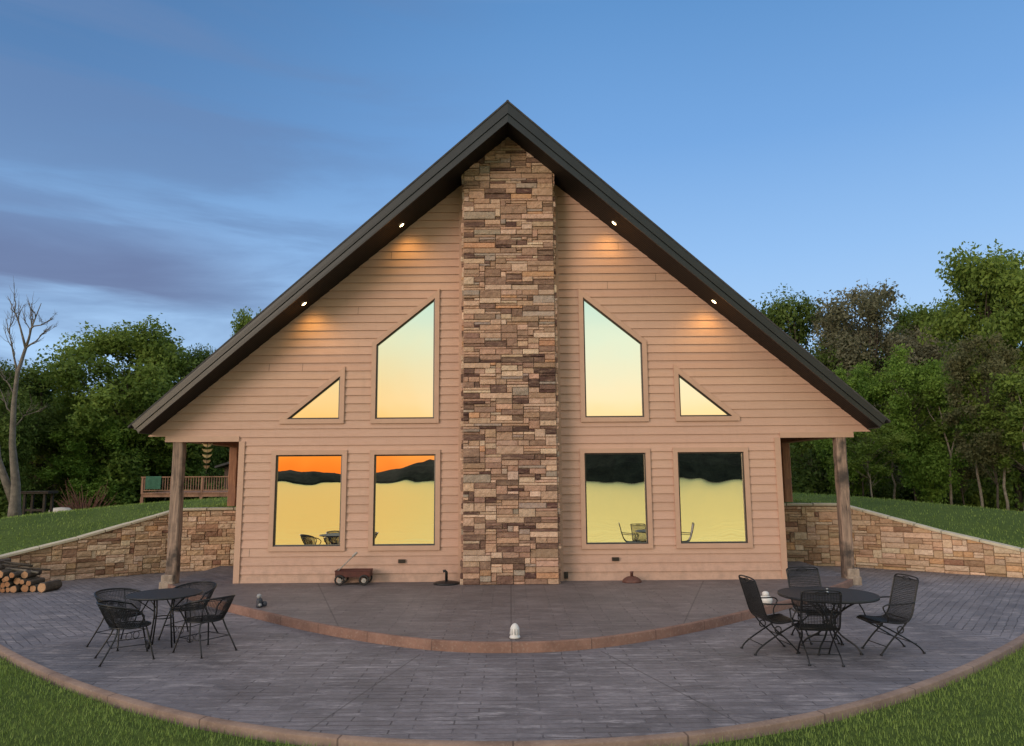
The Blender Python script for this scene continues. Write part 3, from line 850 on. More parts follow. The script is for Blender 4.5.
# ================================================================== GRASS BLADES
def big_mesh(name, V, F, val, m, parent=None):
    me = bpy.data.meshes.new(name)
    nv, nf = len(V), len(F); k = F.shape[1]
    me.vertices.add(nv); me.vertices.foreach_set('co', V.astype(np.float32).ravel())
    me.loops.add(nf*k); me.loops.foreach_set('vertex_index', F.astype(np.int32).ravel())
    me.polygons.add(nf); me.polygons.foreach_set('loop_start', np.arange(0, nf*k, k, dtype=np.int32))
    me.update(calc_edges=True)
    a = me.attributes.new('v', 'FLOAT', 'POINT'); a.data.foreach_set('value', val.astype(np.float32))
    me.materials.append(m)
    o = bpy.data.objects.new(name, me); col.objects.link(o)
    if parent: o.parent = parent
    return o
def ground_z_fn():
    # bilinear lookup is awkward on the warped grid: evaluate through BVH
    from mathutils.bvhtree import BVHTree
    me = go.data
    return BVHTree.FromPolygons([tuple(v.co) for v in me.vertices], [tuple(p.vertices) for p in me.polygons])
bvh = ground_z_fn()
def gh(x, y):
    h = bvh.ray_cast(Vector((x, y, 60)), Vector((0, 0, -1)))
    return h[0].z if h[0] else 0.0
def blades(P, hgt, wid, rs):
    n = len(P); ang_ = rs.uniform(0, 2*np.pi, n); lean = rs.uniform(.1, .7, n)
    hx = np.cos(ang_); hy = np.sin(ang_)
    h = hgt*rs.uniform(.55, 1.25, n); w_ = wid*rs.uniform(.7, 1.3, n)
    sx, sy = -hy*w_, hx*w_
    b0 = P+np.stack([sx, sy, 0*sx], 1); b1 = P-np.stack([sx, sy, 0*sx], 1)
    tip = P+np.stack([hx*lean*h, hy*lean*h, h], 1)
    V = np.stack([b0, b1, tip], 1).reshape(-1, 3)
    F = np.arange(3*n).reshape(-1, 3)
    patch = .5+.25*np.sin(P[:, 0]*1.7+np.sin(P[:, 1]*1.3)*2)*np.sin(P[:, 1]*2.1)
    val = np.clip(patch*.55+rs.uniform(0, .65, n), 0, 1)
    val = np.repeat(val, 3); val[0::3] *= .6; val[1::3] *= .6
    return V, F, val
rs = np.random.default_rng(5)
pts = []
oxs = np.array([p[0] for p in mirror(OUT)]); oys = np.array([p[1] for p in mirror(OUT)])
N0 = 330000
px_ = rs.uniform(-12.5, 12.5, N0); py_ = rs.uniform(-13.5, -1.0, N0)
D_ = py_+16.2
keep = (py_ < np.interp(px_, oxs, oys)-.18) & (np.abs(px_) < D_*.76+.3) & (D_ > 4.6) & (py_ > np.interp(px_, oxs, oys)-5.2)
keep &= rs.uniform(0, 1, N0) < np.clip(10.0/np.maximum(D_, 1), 0, 1)
px_, py_ = px_[keep], py_[keep]
yo_ = np.array([yout(x) for x in px_]); dd = np.maximum(0, yo_-.20-py_-.3)
pz_ = -.175-.125*dd-.02*np.sin(px_*.35+(yo_-.20-py_)*.4)*np.minimum(1, (yo_-.20-py_)/3)
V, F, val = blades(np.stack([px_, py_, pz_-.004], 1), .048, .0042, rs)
tag(big_mesh('grass', V, F, val, M['grass']), 'short mown green grass beyond the patio edge', 'grass', kind='stuff')
# rear lawns above the walls
P = []
for _ in range(70000):
    s_ = random.choice((-1, 1)); x = s_*random.uniform(6.3, 30); y = seam(x)[0]+.3+random.random()**1.6*26
    if abs(x) > (y+16.2)*.74: continue
    P.append((x, y, gh(x, y)-.005))
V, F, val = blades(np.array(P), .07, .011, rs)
tag(big_mesh('grass', V, F, val, M['grass']), 'mown green lawn above the stone retaining walls', 'grass', kind='stuff')
print('grass', len(px_), len(P))

# ================================================================== TREES
def crown_mesh(name, clumps, n, size, m, seed, parent=None, squash=.8, droop=0.0):
    rs = np.random.default_rng(seed)
    C = np.array([c[:3] for c in clumps]); Rr = np.array([c[3] for c in clumps])
    pr = Rr**2; pr /= pr.sum(); idx = rs.choice(len(clumps), n, p=pr)
    d = rs.normal(size=(n, 3)); d /= np.linalg.norm(d, axis=1)[:, None]
    rad = rs.uniform(0, 1, n)**.45
    # clump edges are ragged
    wob = 1+.28*np.sin(d[:, 0]*5+idx)+.2*np.sin(d[:, 1]*7+idx*2.1)+.2*np.sin(d[:, 2]*9+idx*.7)
    P = C[idx]+d*(Rr[idx]*rad*wob)[:, None]*np.array([1, 1, squash])
    nrm = d*.6+rs.normal(size=(n, 3))*.75+np.array([0, 0, .55]); nrm /= np.linalg.norm(nrm, axis=1)[:, None]
    t1 = np.cross(nrm, rs.normal(size=(n, 3))); t1 /= np.linalg.norm(t1, axis=1)[:, None]
    t2 = np.cross(nrm, t1)
    s1 = size*rs.uniform(.55, 1.35, n)[:, None]; s2 = s1*rs.uniform(.42, .7, n)[:, None]
    a = P-t1*s1; b = P+t2*s2-nrm*s1*.12; c = P+t1*s1; e_ = P-t2*s2-nrm*s1*.12
    V = np.stack([a, b, c, e_], 1).reshape(-1, 3); F = np.arange(4*n).reshape(-1, 4)
    cv = rs.uniform(0, .6, len(clumps))
    val = np.clip(cv[idx]+rs.uniform(0, .45, n), 0, 1)
    return big_mesh(name, V, F, np.repeat(val, 4), m, parent)
def limb(g, a, b, r0, r1, rnd, bend=.12, n=6):
    a, b = Vector(a), Vector(b); L = (b-a).length; P = []; Rr = []
    off = Vector((rnd.uniform(-1, 1), rnd.uniform(-1, 1), rnd.uniform(-.2, .6)))*L*bend
    for i in range(n+1):
        t_ = i/n; P.append(a.lerp(b, t_)+off*math.sin(math.pi*t_)+Vector((rnd.uniform(-1, 1), rnd.uniform(-1, 1), 0))*L*.012*(0 < i < n)); Rr.append(r0+(r1-r0)*t_)
    g.tube(P, Rr, 7); return P
def make_tree(name, H, W, m, seed, nleaf=9000, size=.19, clear=.25, trunk_r=.2, bark=None, nclump=34, squash=.8, shape='round', label=None, cat='tree', crmin=.10, crmax=.2):
    rnd = random.Random(seed)
    root = empty(name)
    g = MB(); tb = trunk_r
    top = Vector((rnd.uniform(-.05, .05)*W, rnd.uniform(-.05, .05)*W, H*.86))
    tp = limb(g, (0, 0, -.3), top, tb, tb*.22, rnd, .03, 10)
    clumps = []
    for i in range(nclump):
        for _ in range(40):
            z = rnd.uniform(clear, .97)
            t_ = (z-clear)/(1-clear)
            if shape == 'round': wz = math.sin(math.pi*min(1, max(.0, t_*.86+.12)))**.55
            elif shape == 'cone': wz = (1-t_)**.8+.12
            else: wz = math.sin(math.pi*min(1, t_*.8+.2))**.5*(.7+.3*math.sin(t_*9+seed))
            rr = W*.5*wz*math.sqrt(rnd.uniform(.0, 1)); a = rnd.uniform(0, 2*math.pi)
            c = Vector((rr*math.cos(a), rr*math.sin(a), z*H))
            cr = W*rnd.uniform(crmin, crmax)
            if all((c-Vector(q[:3])).length > .45*(cr+q[3])*.8 for q in clumps): break
        clumps.append((c.x, c.y, min(c.z, H-cr*.7), cr))
        base = tp[min(len(tp)-1, max(2, int(len(tp)*(z*.72))))]
        limb(g, base, (c.x, c.y, min(c.z, H-cr*.7)), tb*.24, tb*.04, rnd, .1, 5)
        if i % 2 == 0:
            for _ in range(2):
                q = Vector((c.x, c.y, c.z))+Vector((rnd.uniform(-1, 1), rnd.uniform(-1, 1), rnd.uniform(-.2, .9)))*cr
                limb(g, c, q, tb*.05, tb*.02, rnd, .1, 3)
    g.build('trunk', bark or M['bark'], root, smooth=True)
    crown_mesh('crown', clumps, nleaf, size, m, seed, root, squash)
    if label: tag(root, label, cat)
    return root
CAMP = Vector((0, -16.2, 2.25))
def spot(px, D):   # ground point seen at picture column px, D metres in front of the camera
    x = (px-510)/730*D; y = D-16.2
    return (x, y, gh(x, y))
def ztop(py, D): return 2.25+math.tan(math.atan((373-py)/730)+R(8))*D
protoT = {}
def tree_at(kind, px, D, ytop, wpx, label, group=None, rz=0.0, name='tree'):
    x, y, z = spot(px, D); H = ztop(ytop, D)-z; Wd = wpx/730*D
    o = protoT[kind]; first = not o.get('used')
    t_ = o if first else copy_tree(o)
    o['used'] = 1
    t_['used'] = 1
    h0, w0 = DIM[kind]
    t_.location = (x, y, z); t_.rotation_euler = (0, 0, rz); t_.scale = (Wd/w0, Wd/w0, H/h0)
    t_.name = name
    tag(t_, label, 'tree', group)
    return t_
DIM = {'oak': (12, 9), 'oakb': (12, 9), 'olive': (12, 9), 'young': (8, 5.5), 'pole': (10, 5), 'brown': (10, 5)}
protoT['oak'] = make_tree('broadleaf_tree', 12, 9, M['leaf_dark'], 11, 52000, .115, .06, .22, nclump=62, crmin=.09, crmax=.18)
protoT['oakb'] = make_tree('broadleaf_tree', 12, 9, M['leaf_mid'], 23, 56000, .115, .06, .22, nclump=66, crmin=.09, crmax=.17)
protoT['olive'] = make_tree('broadleaf_tree', 12, 9, M['leaf_olive'], 31, 52000, .10, .08, .2, nclump=72, crmin=.08, crmax=.15)
protoT['young'] = make_tree('young_tree', 8, 5.5, M['leaf_bright'], 41, 36000, .082, .08, .07, nclump=60, crmin=.09, crmax=.17)
protoT['pole'] = make_tree('slender_tree', 10, 5, M['leaf_mid'], 53, 14000, .10, .34, .07, bark=M['bark_pale'], nclump=44, crmin=.09, crmax=.17)
protoT['brown'] = make_tree('slender_tree', 10, 5, M['leaf_brown'], 61, 16000, .095, .27, .08, nclump=56, crmin=.08, crmax=.15)
# right side
tree_at('oak', 802, 50, 296, 128, 'dark round-headed tree just above the right roof slope', rz=.4, name='broadleaf_tree')
tree_at('olive', 880, 48, 290, 150, 'wide grey-olive blossoming tree standing above the bright green ones', name='broadleaf_tree')
tree_at('oakb', 1010, 40, 250, 150, 'tallest tree in the photo, spreading green crown at the right edge', rz=1.0, name='broadleaf_tree')
tree_at('oak', 948, 52, 312, 100, 'dark green tree between the olive tree and the tallest tree', rz=2.2, name='broadleaf_tree')
tree_at('young', 912, 37, 350, 92, 'bright green rounded young tree below the olive tree', rz=.3, name='young_tree')
tree_at('young', 858, 39, 365, 80, 'bright green young tree nearest the right eave', rz=2.5, name='young_tree')
tree_at('brown', 990, 33, 338, 74, 'dull brownish feathery tree at the right edge above the lawn', rz=.7, name='slender_tree')
tree_at('brown', 958, 38, 392, 56, 'smaller olive-brown tree between the bright tree and the feathery one', rz=2.9, name='slender_tree')
tree_at('pole', 813, 44, 380, 70, 'slender tree showing in the right porch opening', rz=1.4, name='slender_tree')
tree_at('pole', 868, 34, 418, 66, 'pale forked sapling on the right lawn edge next to the porch post', rz=.4, name='slender_tree')
tree_at('pole', 1034, 32, 372, 84, 'pale trunked tree cut by the right edge', rz=5, name='slender_tree')
tree_at('oakb', 934, 50, 304, 110, 'mid green tree filling the gap left of the tallest tree', rz=3.3, name='broadleaf_tree')
# left side
tree_at('oakb', 128, 47, 318, 150, 'broad full green tree beside the left eave', rz=.2, name='broadleaf_tree')
tree_at('oak', 40, 46, 362, 130, 'dark tree behind the bare dead tree', rz=1.9, name='broadleaf_tree')
tree_at('oak', -22, 40, 350, 100, 'dark tree cut by the left edge', rz=.9, name='broadleaf_tree')
tree_at('oak', 192, 50, 346, 90, 'dark tree half hidden by the left eave', rz=3.9, name='broadleaf_tree')
tree_at('oakb', 252, 56, 309, 74, 'lone tree top peeking over the left roof slope', rz=2.0, name='broadleaf_tree')
tree_at('young', 92, 44, 405, 84, 'lighter green low tree in front of the broad left tree', rz=1.2, name='young_tree')
tree_at('pole', 172, 48, 400, 70, 'slender tree behind the wooden deck railing', rz=2.2, name='slender_tree')
tree_at('pole', 60, 45, 420, 60, 'thin tree behind the brush pile', rz=4.2, name='slender_tree')
# wood behind: filling rows
rnd = random.Random(4)
for i in range(30):
    s_ = -1 if i % 2 else 1
    px = 510+s_*(210+rnd.uniform(0, 1)*50+(i//2)*24)
    D = rnd.uniform(54, 66)
    yt = rnd.uniform(335, 385) if s_ > 0 else rnd.uniform(375, 410)
    t_ = tree_at(rnd.choice(['oak', 'oakb', 'oak']), px, D, yt, rnd.uniform(85, 120), 'dark green tree in the rows filling the wood', 'trees in the dark wood behind the lawn', rz=rnd.uniform(0, 6), name='broadleaf_tree')
# understorey as one mass
cl = []
for i in range(230):
    s_ = rnd.choice((-1, 1)); px = 510+s_*rnd.uniform(240, 640)
    if s_ < 0 and px > 30 and px < 240: D = rnd.uniform(52, 62)
    else: D = rnd.uniform(41, 58) if abs(px-510) < 400 else rnd.uniform(39, 56)
    x, y, z = spot(px, D); cl.append((x, y, z+rnd.uniform(.2, 2.2), rnd.uniform(.6, 1.5)))
tag(crown_mesh('undergrowth', cl, 60000, .13, M['leaf_dark'], 77), 'tangled dark undergrowth at the foot of the wood', 'undergrowth', kind='stuff')
# saplings with visible pale stems along the edge of the wood
sap = []
for i, (px, D, yt) in enumerate([(975, 34, 430), (945, 36, 425), (1000, 33, 420), (925, 38, 430), (890, 38, 432), (1016, 31, 430), (832, 42, 436)]):
    x, y, z = spot(px, D); g = MB(); H = ztop(yt, D)-z+1.5
    root = empty('sapling', (x, y, z)); r2 = random.Random(90+i)
    P = limb(g, (0, 0, -.2), (r2.uniform(-.5, .5), r2.uniform(-.3, .3), H), .07, .02, r2, .05, 9)
    limb(g, P[4], Vector(P[4])+Vector((r2.uniform(-.9, .9), 0, 1.5)), .035, .012, r2, .1, 5)
    limb(g, P[6], Vector(P[6])+Vector((r2.uniform(-.9, .9), .2, 1.2)), .03, .01, r2, .1, 5)
    g.build('trunk', M['bark_pale'], root, smooth=True)
    crown_mesh('crown', [(P[k].x+r2.uniform(-.6, .6), P[k].y+r2.uniform(-.6, .6), P[k].z+r2.uniform(0, .6), .55) for k in (5, 6, 7, 8, 9, 9)], 2200, .09, M['leaf_mid'], 200+i, root)
    tag(root, ['thin sapling just left of the feathery brown tree at the wood edge', 'thin sapling right of the bright green round tree', 'thin sapling in front of the feathery brown tree', 'thin sapling in front of the bright green round tree', 'thin sapling between the two bright green young trees', 'rightmost thin sapling beside the right edge', 'thin sapling nearest the right porch post'][i], 'sapling', 'saplings along the edge of the right wood')
# bare dead tree
def dead_tree():
    x, y, z = spot(24, 27); H = ztop(296, 27)-z
    root = tag(empty('dead_tree', (x, y, z)), 'bare forked dead tree with pale bark on the left lawn', 'tree')
    g = MB(); r2 = random.Random(12)
    k = 27/730
    def W_(px, py): return Vector(((px-24)*k, 0, ztop(py, 27)-z))
    main = [Vector((0, 0, -.3)), W_(23, 505), W_(22, 480), W_(15, 440), W_(13, 400), W_(14, 370), W_(20, 345)]
    g.tube(main, [.26, .20, .15, .11, .085, .07, .055], 9)
    l2 = [W_(22, 500), W_(12, 478), W_(2, 455), W_(-2, 430), W_(-6, 400)]
    g.tube(l2, [.15, .13, .11, .09, .06], 8)
    br = [(W_(20, 345), [W_(24, 325), W_(32, 300)], .055), (W_(20, 345), [W_(12, 322), W_(2, 300)], .05), (W_(14, 378), [W_(8, 350), W_(1, 325)], .05),
          (W_(24, 325), [W_(34, 322), W_(45, 315)], .035), (W_(20, 345), [W_(30, 338), W_(40, 326)], .04), (W_(15, 425), [W_(25, 412), W_(38, 408)], .035), (W_(14, 398), [W_(6, 380), W_(-3, 372)], .035), (W_(13, 410), [W_(5, 400), W_(-2, 385)], .03)]
    def grow(a, pts_, r_, depth):
        P = [a]+pts_; g.tube([P[0], P[0].lerp(P[1], .5)+Vector((r2.uniform(-.06, .06), r2.uniform(-.1, .1), 0)), P[1], P[-1]], [r_, r_*.8, r_*.6, r_*.22], 5)
        if depth == 0: return
        for q in range(5):
            t_ = r2.uniform(.25, .95); a2 = (P[0].lerp(P[1], t_*2) if t_ < .5 else P[1].lerp(P[-1], t_*2-1))
            d = (P[-1]-P[0]).normalized(); d = (d+Vector((r2.uniform(-.8, .8), r2.uniform(-.8, .8), r2.uniform(-.1, .6)))).normalized()
            L = (P[-1]-P[0]).length*r2.uniform(.3, .55)
            grow(a2, [a2+d*L*.5+Vector((0, 0, L*.03)), a2+d*L+Vector((0, 0, L*.12))], r_*.42, depth-1)
    for a, p_, r_ in br: grow(a, p_, r_, 2)
    g.build('trunk', simple('dead_bark', (.15, .128, .108), .9, var=.4, scale=5, bmp=.8, bd=.03), root, smooth=True)
dead_tree()

# ================================================================== PATIO FURNITURE
def wires(g, surf, nu, nv, r=.0024, steps_u=10, steps_v=10):
    # expanded metal: crossing wires over the surface surf(u, v)
    for i in range(nu+1):
        u = i/nu; g.tube([surf(u, k/steps_v) for k in range(steps_v+1)], r, 3, caps=False)
    for j in range(nv+1):
        v = j/nv; g.tube([surf(k/steps_u, v) for k in range(steps_u+1)], r, 3, caps=False)
def arc(pts, k=4):
    P = [Vector(p) for p in pts]; out = []
    for i in range(len(P)-1):
        p0 = P[max(i-1, 0)]; p1 = P[i]; p2 = P[i+1]; p3 = P[min(i+2, len(P)-1)]
        for j in range(k):
            t_ = j/k; out.append(.5*((2*p1)+(p2-p0)*t_+(2*p0-5*p1+4*p2-p3)*t_*t_+(3*p1-p0-3*p2+p3)*t_**3))
    out.append(P[-1]); return out
def barrel_chair():
    root = empty('barrel_chair')
    g = MB(); rs_ = .25
    n = 28
    g.tube([(rs_*math.cos(2*math.pi*i/n), rs_*math.sin(2*math.pi*i/n), .43) for i in range(n)], .011, 6, closed=True)
    m_ = 20
    for i in range(m_+1):
        a = -rs_+2*rs_*i/m_; h = math.sqrt(max(0, rs_**2-a*a))
        if h < .02: continue
        dz = lambda q: .43-.02*(1-(q/rs_)**2)
        g.tube([(a, -h, .43), (a, -h*.4, .415), (a, h*.4, .415), (a, h, .43)], .0032, 3, caps=False)
        g.tube([(-h, a, .43), (-h*.4, a, .415), (h*.4, a, .415), (h, a, .43)], .0032, 3, caps=False)
    g.build('seat', M['iron'], root, smooth=True)
    # flared barrel back, facing +y
    def rim(u, v):   # u 0..1 round the back from front-right to front-left, v 0 bottom..1 top
        a = R(-28)+(-R(180-56+0))*0+0
        th = R(20)-R(220)*u
        r0 = .25; rt = .34; ht = .755-.10*(abs(u-.5)*2)**2.2
        r_ = r0+(rt-r0)*v**.8; yb = -.07*v
        return Vector((r_*1.0*math.cos(th), r_*math.sin(th)+yb, .44+(ht-.44)*v))
    g = MB(); wires(g, lambda u, v: rim(.07+u*.86, v), 52, 17, .0036, 22, 6); g.build('backrest', M['iron'], root, smooth=True)
    g = MB(); top = [rim(i/24, 1.0) for i in range(25)]
    g.tube(top, .013, 6)
    g.tube([rim(i/24, .93)+Vector((0, 0, -.012)) for i in range(2, 23)], .006, 5)
    for u in (.0, 1.0): g.tube(arc([rim(u, 1), rim(u, 1)+Vector((0, .06, -.06)), rim(u, .5)+Vector((0, .05, 0)), rim(u, 0)]), .010, 6)
    for u in (.3, .7): g.tube([rim(u, v/4) for v in range(5)], .008, 5)
    g.build('frame', M['iron'], root, smooth=True)
    for sx in (-1, 1):
        for sy in (-1, 1):
            g = MB(); yb = -.36 if sy < 0 else .27
            g.tube(arc([(sx*.17, sy*.17, .425), (sx*.21, sy*.2, .30), (sx*.27, yb, .008)]), .011, 6); g.tube([(sx*.27, yb, 0), (sx*.27, yb, .012)], .018, 6)
            g.build('leg', M['iron'], root, smooth=True)
    g = MB()
    g.tube([(-.225, -.24, .2), (.225, -.24, .2)], .006, 5); g.tube([(-.225, .215, .2), (.225, .215, .2)], .006, 5)
    for s_ in (-1, 1): g.tube([(s_*.225, -.24, .2), (s_*.225, .215, .2)], .006, 5); g.tube([(s_*.06+.05*math.cos(q), .215, .15+.05*math.sin(q)) for q in np.linspace(0, 6.28, 12)], .005, 4)
    g.build('stretcher', M['iron'], root, smooth=True)
    return root
def spring_chair():
    root = empty('high_back_chair')
    hw = .24
    prof = arc([(-.36, 1.0), (-.325, .85), (-.275, .65), (-.235, .52), (-.17, .445), (-.05, .43), (.10, .445), (.20, .455), (.245, .43)], 4)if False else None
    pr = [Vector((0, y, z)) for y, z in ((-.37, 1.0), (-.33, .86), (-.28, .68), (-.235, .53), (-.165, .445), (-.04, .425), (.10, .44), (.20, .45), (.25, .425))]
    pr = arc(pr, 4); kb = 16
    def S(P, wf):
        def f(u, v):
            q = v*(len(P)-1); i = min(int(q), len(P)-2); p = P[i].lerp(P[i+1], q-i)
            return Vector(((u-.5)*2*hw, p.y, p.z-.012*math.sin(math.pi*u)))
        return f
    g = MB(); wires(g, S(pr[:kb+1], 1), 26, 28, .0042, 4, 10); g.build('backrest', M['iron'], root, smooth=True)
    g = MB(); wires(g, S(pr[kb:], 1), 26, 24, .0045, 4, 8); g.build('seat', M['iron'], root, smooth=True)
    g = MB()
    for s_ in (-1, 1): g.tube([Vector((s_*hw, p.y, p.z)) for p in pr], .011, 6)
    g.tube(arc([(-hw, -.37, 1.0), (-hw*.8, -.378, 1.03), (0, -.38, 1.04), (hw*.8, -.378, 1.03), (hw, -.37, 1.0)]), .011, 6)
    g.tube(arc([(-.09, -.378, 1.0), (-.05, -.38, .975), (.05, -.38, .975), (.09, -.378, 1.0), (0, -.38, 1.02), (-.09, -.378, 1.0)]), .006, 4)
    g.tube([(-hw, .25, .425), (hw, .25, .425)], .010, 6); g.tube([(-hw, -.37, 1.0), (hw, -.37, 1.0)], .007, 5)
    g.tube([(-hw, -.2, .47), (hw, -.2, .47)], .008, 5)
    g.build('frame', M['iron'], root, smooth=True)
    for s_ in (-1, 1):
        g = MB(); x = s_*(hw+.03)
        g.tube(arc([(s_*hw, -.29, .70), (x, -.2, .695), (x, 0, .685), (x, .13, .685), (x, .19, .655), (x, .175, .60), (x, .13, .52), (s_*hw, .12, .445)]), .010, 6)
        g.build('armrest', M['iron'], root, smooth=True)
    for s_ in (-1, 1):
        x = s_*.20
        g = MB(); g.tube(arc([(s_*.22, .23, .42), (x, .05, .33), (x, -.22, .17), (x, -.34, .085), (x, -.40, .01)]), .011, 6); g.tube([(x, -.40, 0), (x, -.40, .02)], .020, 7); g.build('leg', M['iron'], root, smooth=True)
        g = MB(); g.tube(arc([(s_*.22, -.17, .44), (x, -.10, .34), (x, .05, .20), (x, .16, .08), (x, .22, .01)]), .011, 6); g.tube([(x, .22, 0), (x, .22, .02)], .020, 7); g.build('leg', M['iron'], root, smooth=True)
        g = MB(); g.tube([(x+s_*.018, -.07+.045*math.cos(q), .335+.045*math.sin(q)) for q in np.linspace(0, 12.2, 26)], .008, 5)
        g.build('spring', M['iron'], root, smooth=True)
    g = MB(); g.tube([(-.2, .13, .11), (.2, .13, .11)], .007, 5); g.tube([(-.2, -.3, .135), (.2, -.3, .135)], .007, 5); g.tube([(-.2, .0, .24), (.2, .0, .24)], .007, 5)
    g.build('stretcher', M['iron'], root, smooth=True)
    return root
def face(o, x, y, tx, ty, extra=0):
    o.location = (x, y, -.13); o.rotation_euler = (0, 0, math.atan2(ty-y, tx-x)-math.pi/2+extra)
GL = 'barrel-backed chairs round the small left table'; GR = 'high-backed chairs round the large right table'
b0 = barrel_chair()
LT = (-5.0, -5.3)
for i, (x, y, ex, lab) in enumerate([(-5.62, -5.22, -.3, 'black mesh barrel chair on the left side of the small table, nearest the firewood'),
                                 (-5.12, -6.0, -.8, 'black mesh barrel chair nearest the camera at the small left table'),
                                 (-4.90, -4.72, -.1, 'black mesh barrel chair behind the small table, nearest the left porch post'),
                                 (-4.28, -5.62, -.15, 'black mesh barrel chair on the right side of the small left table')]):
    o = b0 if i == 0 else copy_tree(b0)
    face(o, x, y, *LT, ex); o.name = 'barrel_chair'; tag(o, lab, 'chair', GL)
s0 = spring_chair()
RT = (4.35, -5.85)
for i, (x, y, ex, lab) in enumerate([(3.60, -5.86, -.12, 'black high-backed iron chair left of the large table, facing right'),
                                 (5.06, -5.95, .14, 'black high-backed iron chair right of the large table, facing left'),
                                 (3.98, -6.30, .35, 'black high-backed iron chair with its back to the camera'),
                                 (4.40, -5.30, .0, 'black high-backed iron chair behind the large table, nearest the right porch')]):
    o = s0 if i == 0 else copy_tree(s0)
    face(o, x, y, *RT, ex); o.name = 'high_back_chair'; tag(o, lab, 'chair', GR)
    o.scale = (1, 1, .95 if i != 2 else .88)
    if i == 2: o.rotation_euler.z = R(-8)
    if i == 0: o.rotation_euler.z = R(-82)
    if i == 1: o.rotation_euler.z = R(98)
    if i == 3: o.rotation_euler.z = R(183)
# tables
t1 = tag(empty('patio_table', (LT[0], LT[1], -.13)), 'small round black metal table with straight legs at left of the patio', 'table')
g = MB(); g.lathe([(.48, .705), (.50, .71), (.505, .722), (.50, .734), (.47, .730), (0.001, .728)], 40); g.build('tabletop', M['iron_top'], t1, smooth=False)
for k in range(4):
    a = math.pi/4+k*math.pi/2+.3; c, s_ = math.cos(a), math.sin(a)
    g = MB(); g.tube([(c*.17, s_*.17, .71), (c*.15, s_*.15, .45), (c*.21, s_*.21, .0)], .012, 6)
    g.tube([(c*.44, s_*.44, .71), (c*.15, s_*.15, .50)], .007, 5); g.build('leg', M['iron'], t1, smooth=True)
g = MB(); g.tube([(.13*math.cos(q), .13*math.sin(q), .40) for q in np.linspace(0, 2*math.pi, 16, endpoint=False)], .008, 5, closed=True); g.build('brace_ring', M['iron'], t1, smooth=True)
t2 = tag(empty('patio_table', (RT[0], RT[1], -.13)), 'large round black metal table with scrolled legs at right of the patio', 'table')
g = MB(); g.lathe([(.022, .70), (.62, .705), (.645, .71), (.652, .725), (.645, .742), (.61, .738), (.025, .735)], 48); g.build('tabletop', M['iron_top'], t2)
for k in range(4):
    a = math.pi/4+k*math.pi/2; c, s_ = math.cos(a), math.sin(a)
    g = MB(); g.tube(arc([(c*.50, s_*.50, .70), (c*.36, s_*.36, .66), (c*.14, s_*.14, .50), (c*.07, s_*.07, .36), (c*.14, s_*.14, .22), (c*.33, s_*.33, .10), (c*.40, s_*.40, .01)]), .013, 6)
    g.tube([(c*.40, s_*.40, 0), (c*.40, s_*.40, .02)], .024, 7)
    g.tube([Vector((c*(.18+.05*math.cos(q)), s_*(.18+.05*math.cos(q)), .62+.05*math.sin(q))) for q in np.linspace(0, 6.3, 14)], .007, 4)
    g.build('leg', M['iron'], t2, smooth=True)
g = MB(); g.lathe([(.035, .736), (.035, .745), (.014, .75), (.012, .80), (.018, .81), (.001, .815)], 12); g.build('umbrella_plug', simple('zinc', (.35, .36, .37), .35, .6), t2, smooth=True)
g = MB(); g.tube([(.09*math.cos(q), .09*math.sin(q), .36) for q in np.linspace(0, 2*math.pi, 16, endpoint=False)], .008, 5, closed=True); g.build('brace_ring', M['iron'], t2, smooth=True)

# ================================================================== OTHER THINGS
# wagon
M['red'] = simple('red_paint', (.075, .016, .012), .45, var=.3, scale=8, bmp=.1)
M['rubber'] = simple('rubber', (.015, .014, .014), .7, var=.2)
M['dullmetal'] = simple('dull_metal', (.35, .33, .31), .5, .4, var=.3)
wg = tag(empty('toy_wagon', (-3.32, -.30, 0)), 'little red pull wagon with raised handle against the house wall', 'wagon')
g = MB(); L2, W2 = .36, .18
g.box(-L2, L2, -W2, W2, .17, .185)
for (a, b, c, d) in ((-L2, L2, -W2, -W2+.012), (-L2, L2, W2-.012, W2), (-L2, -L2+.012, -W2+.012, W2-.012), (L2-.012, L2, -W2+.012, W2-.012)): g.box(a, b, c, d, .186, .295)
g.tube([(-L2-.005, -W2-.005, .295), (L2+.005, -W2-.005, .295), (L2+.005, W2+.005, .295), (-L2-.005, W2+.005, .295)], .010, 5, closed=True)
g.build('tray', M['red'], wg)
g = MB()
g.box(-.28, -.24, -.16, .16, .10, .169); g.box(.23, .27, -.16, .16, .10, .169); g.build('undercarriage', M['rubber'], wg)
for x in (-.26, .25):
    for y in (-.2, .2):
        whl = MB(); n = 18
        pts_ = [(x+.09*math.cos(2*math.pi*q/n), y, .112+.09*math.sin(2*math.pi*q/n)) for q in range(n)]
        whl.tube(pts_, .020, 7, closed=True); wo_ = whl.build('wheel', M['rubber'], wg, smooth=True)
        h_ = MB(); h_.tube([(x, y-.018, .105), (x, y+.018, .105)], .05, 12); h_.tube([(x, y-.026, .105), (x, y+.026, .105)], .018, 8); h_.build('rim', M['dullmetal'], wo_)
g = MB(); g.tube([(-.33, 0, .14), (-.38, -.02, .24), (.0, -.06, .60)], .012, 6); g.tube([(-.02, -.06, .585), (.07, -.068, .665)], .026, 6); g.build('handle', M['dullmetal'], wg)
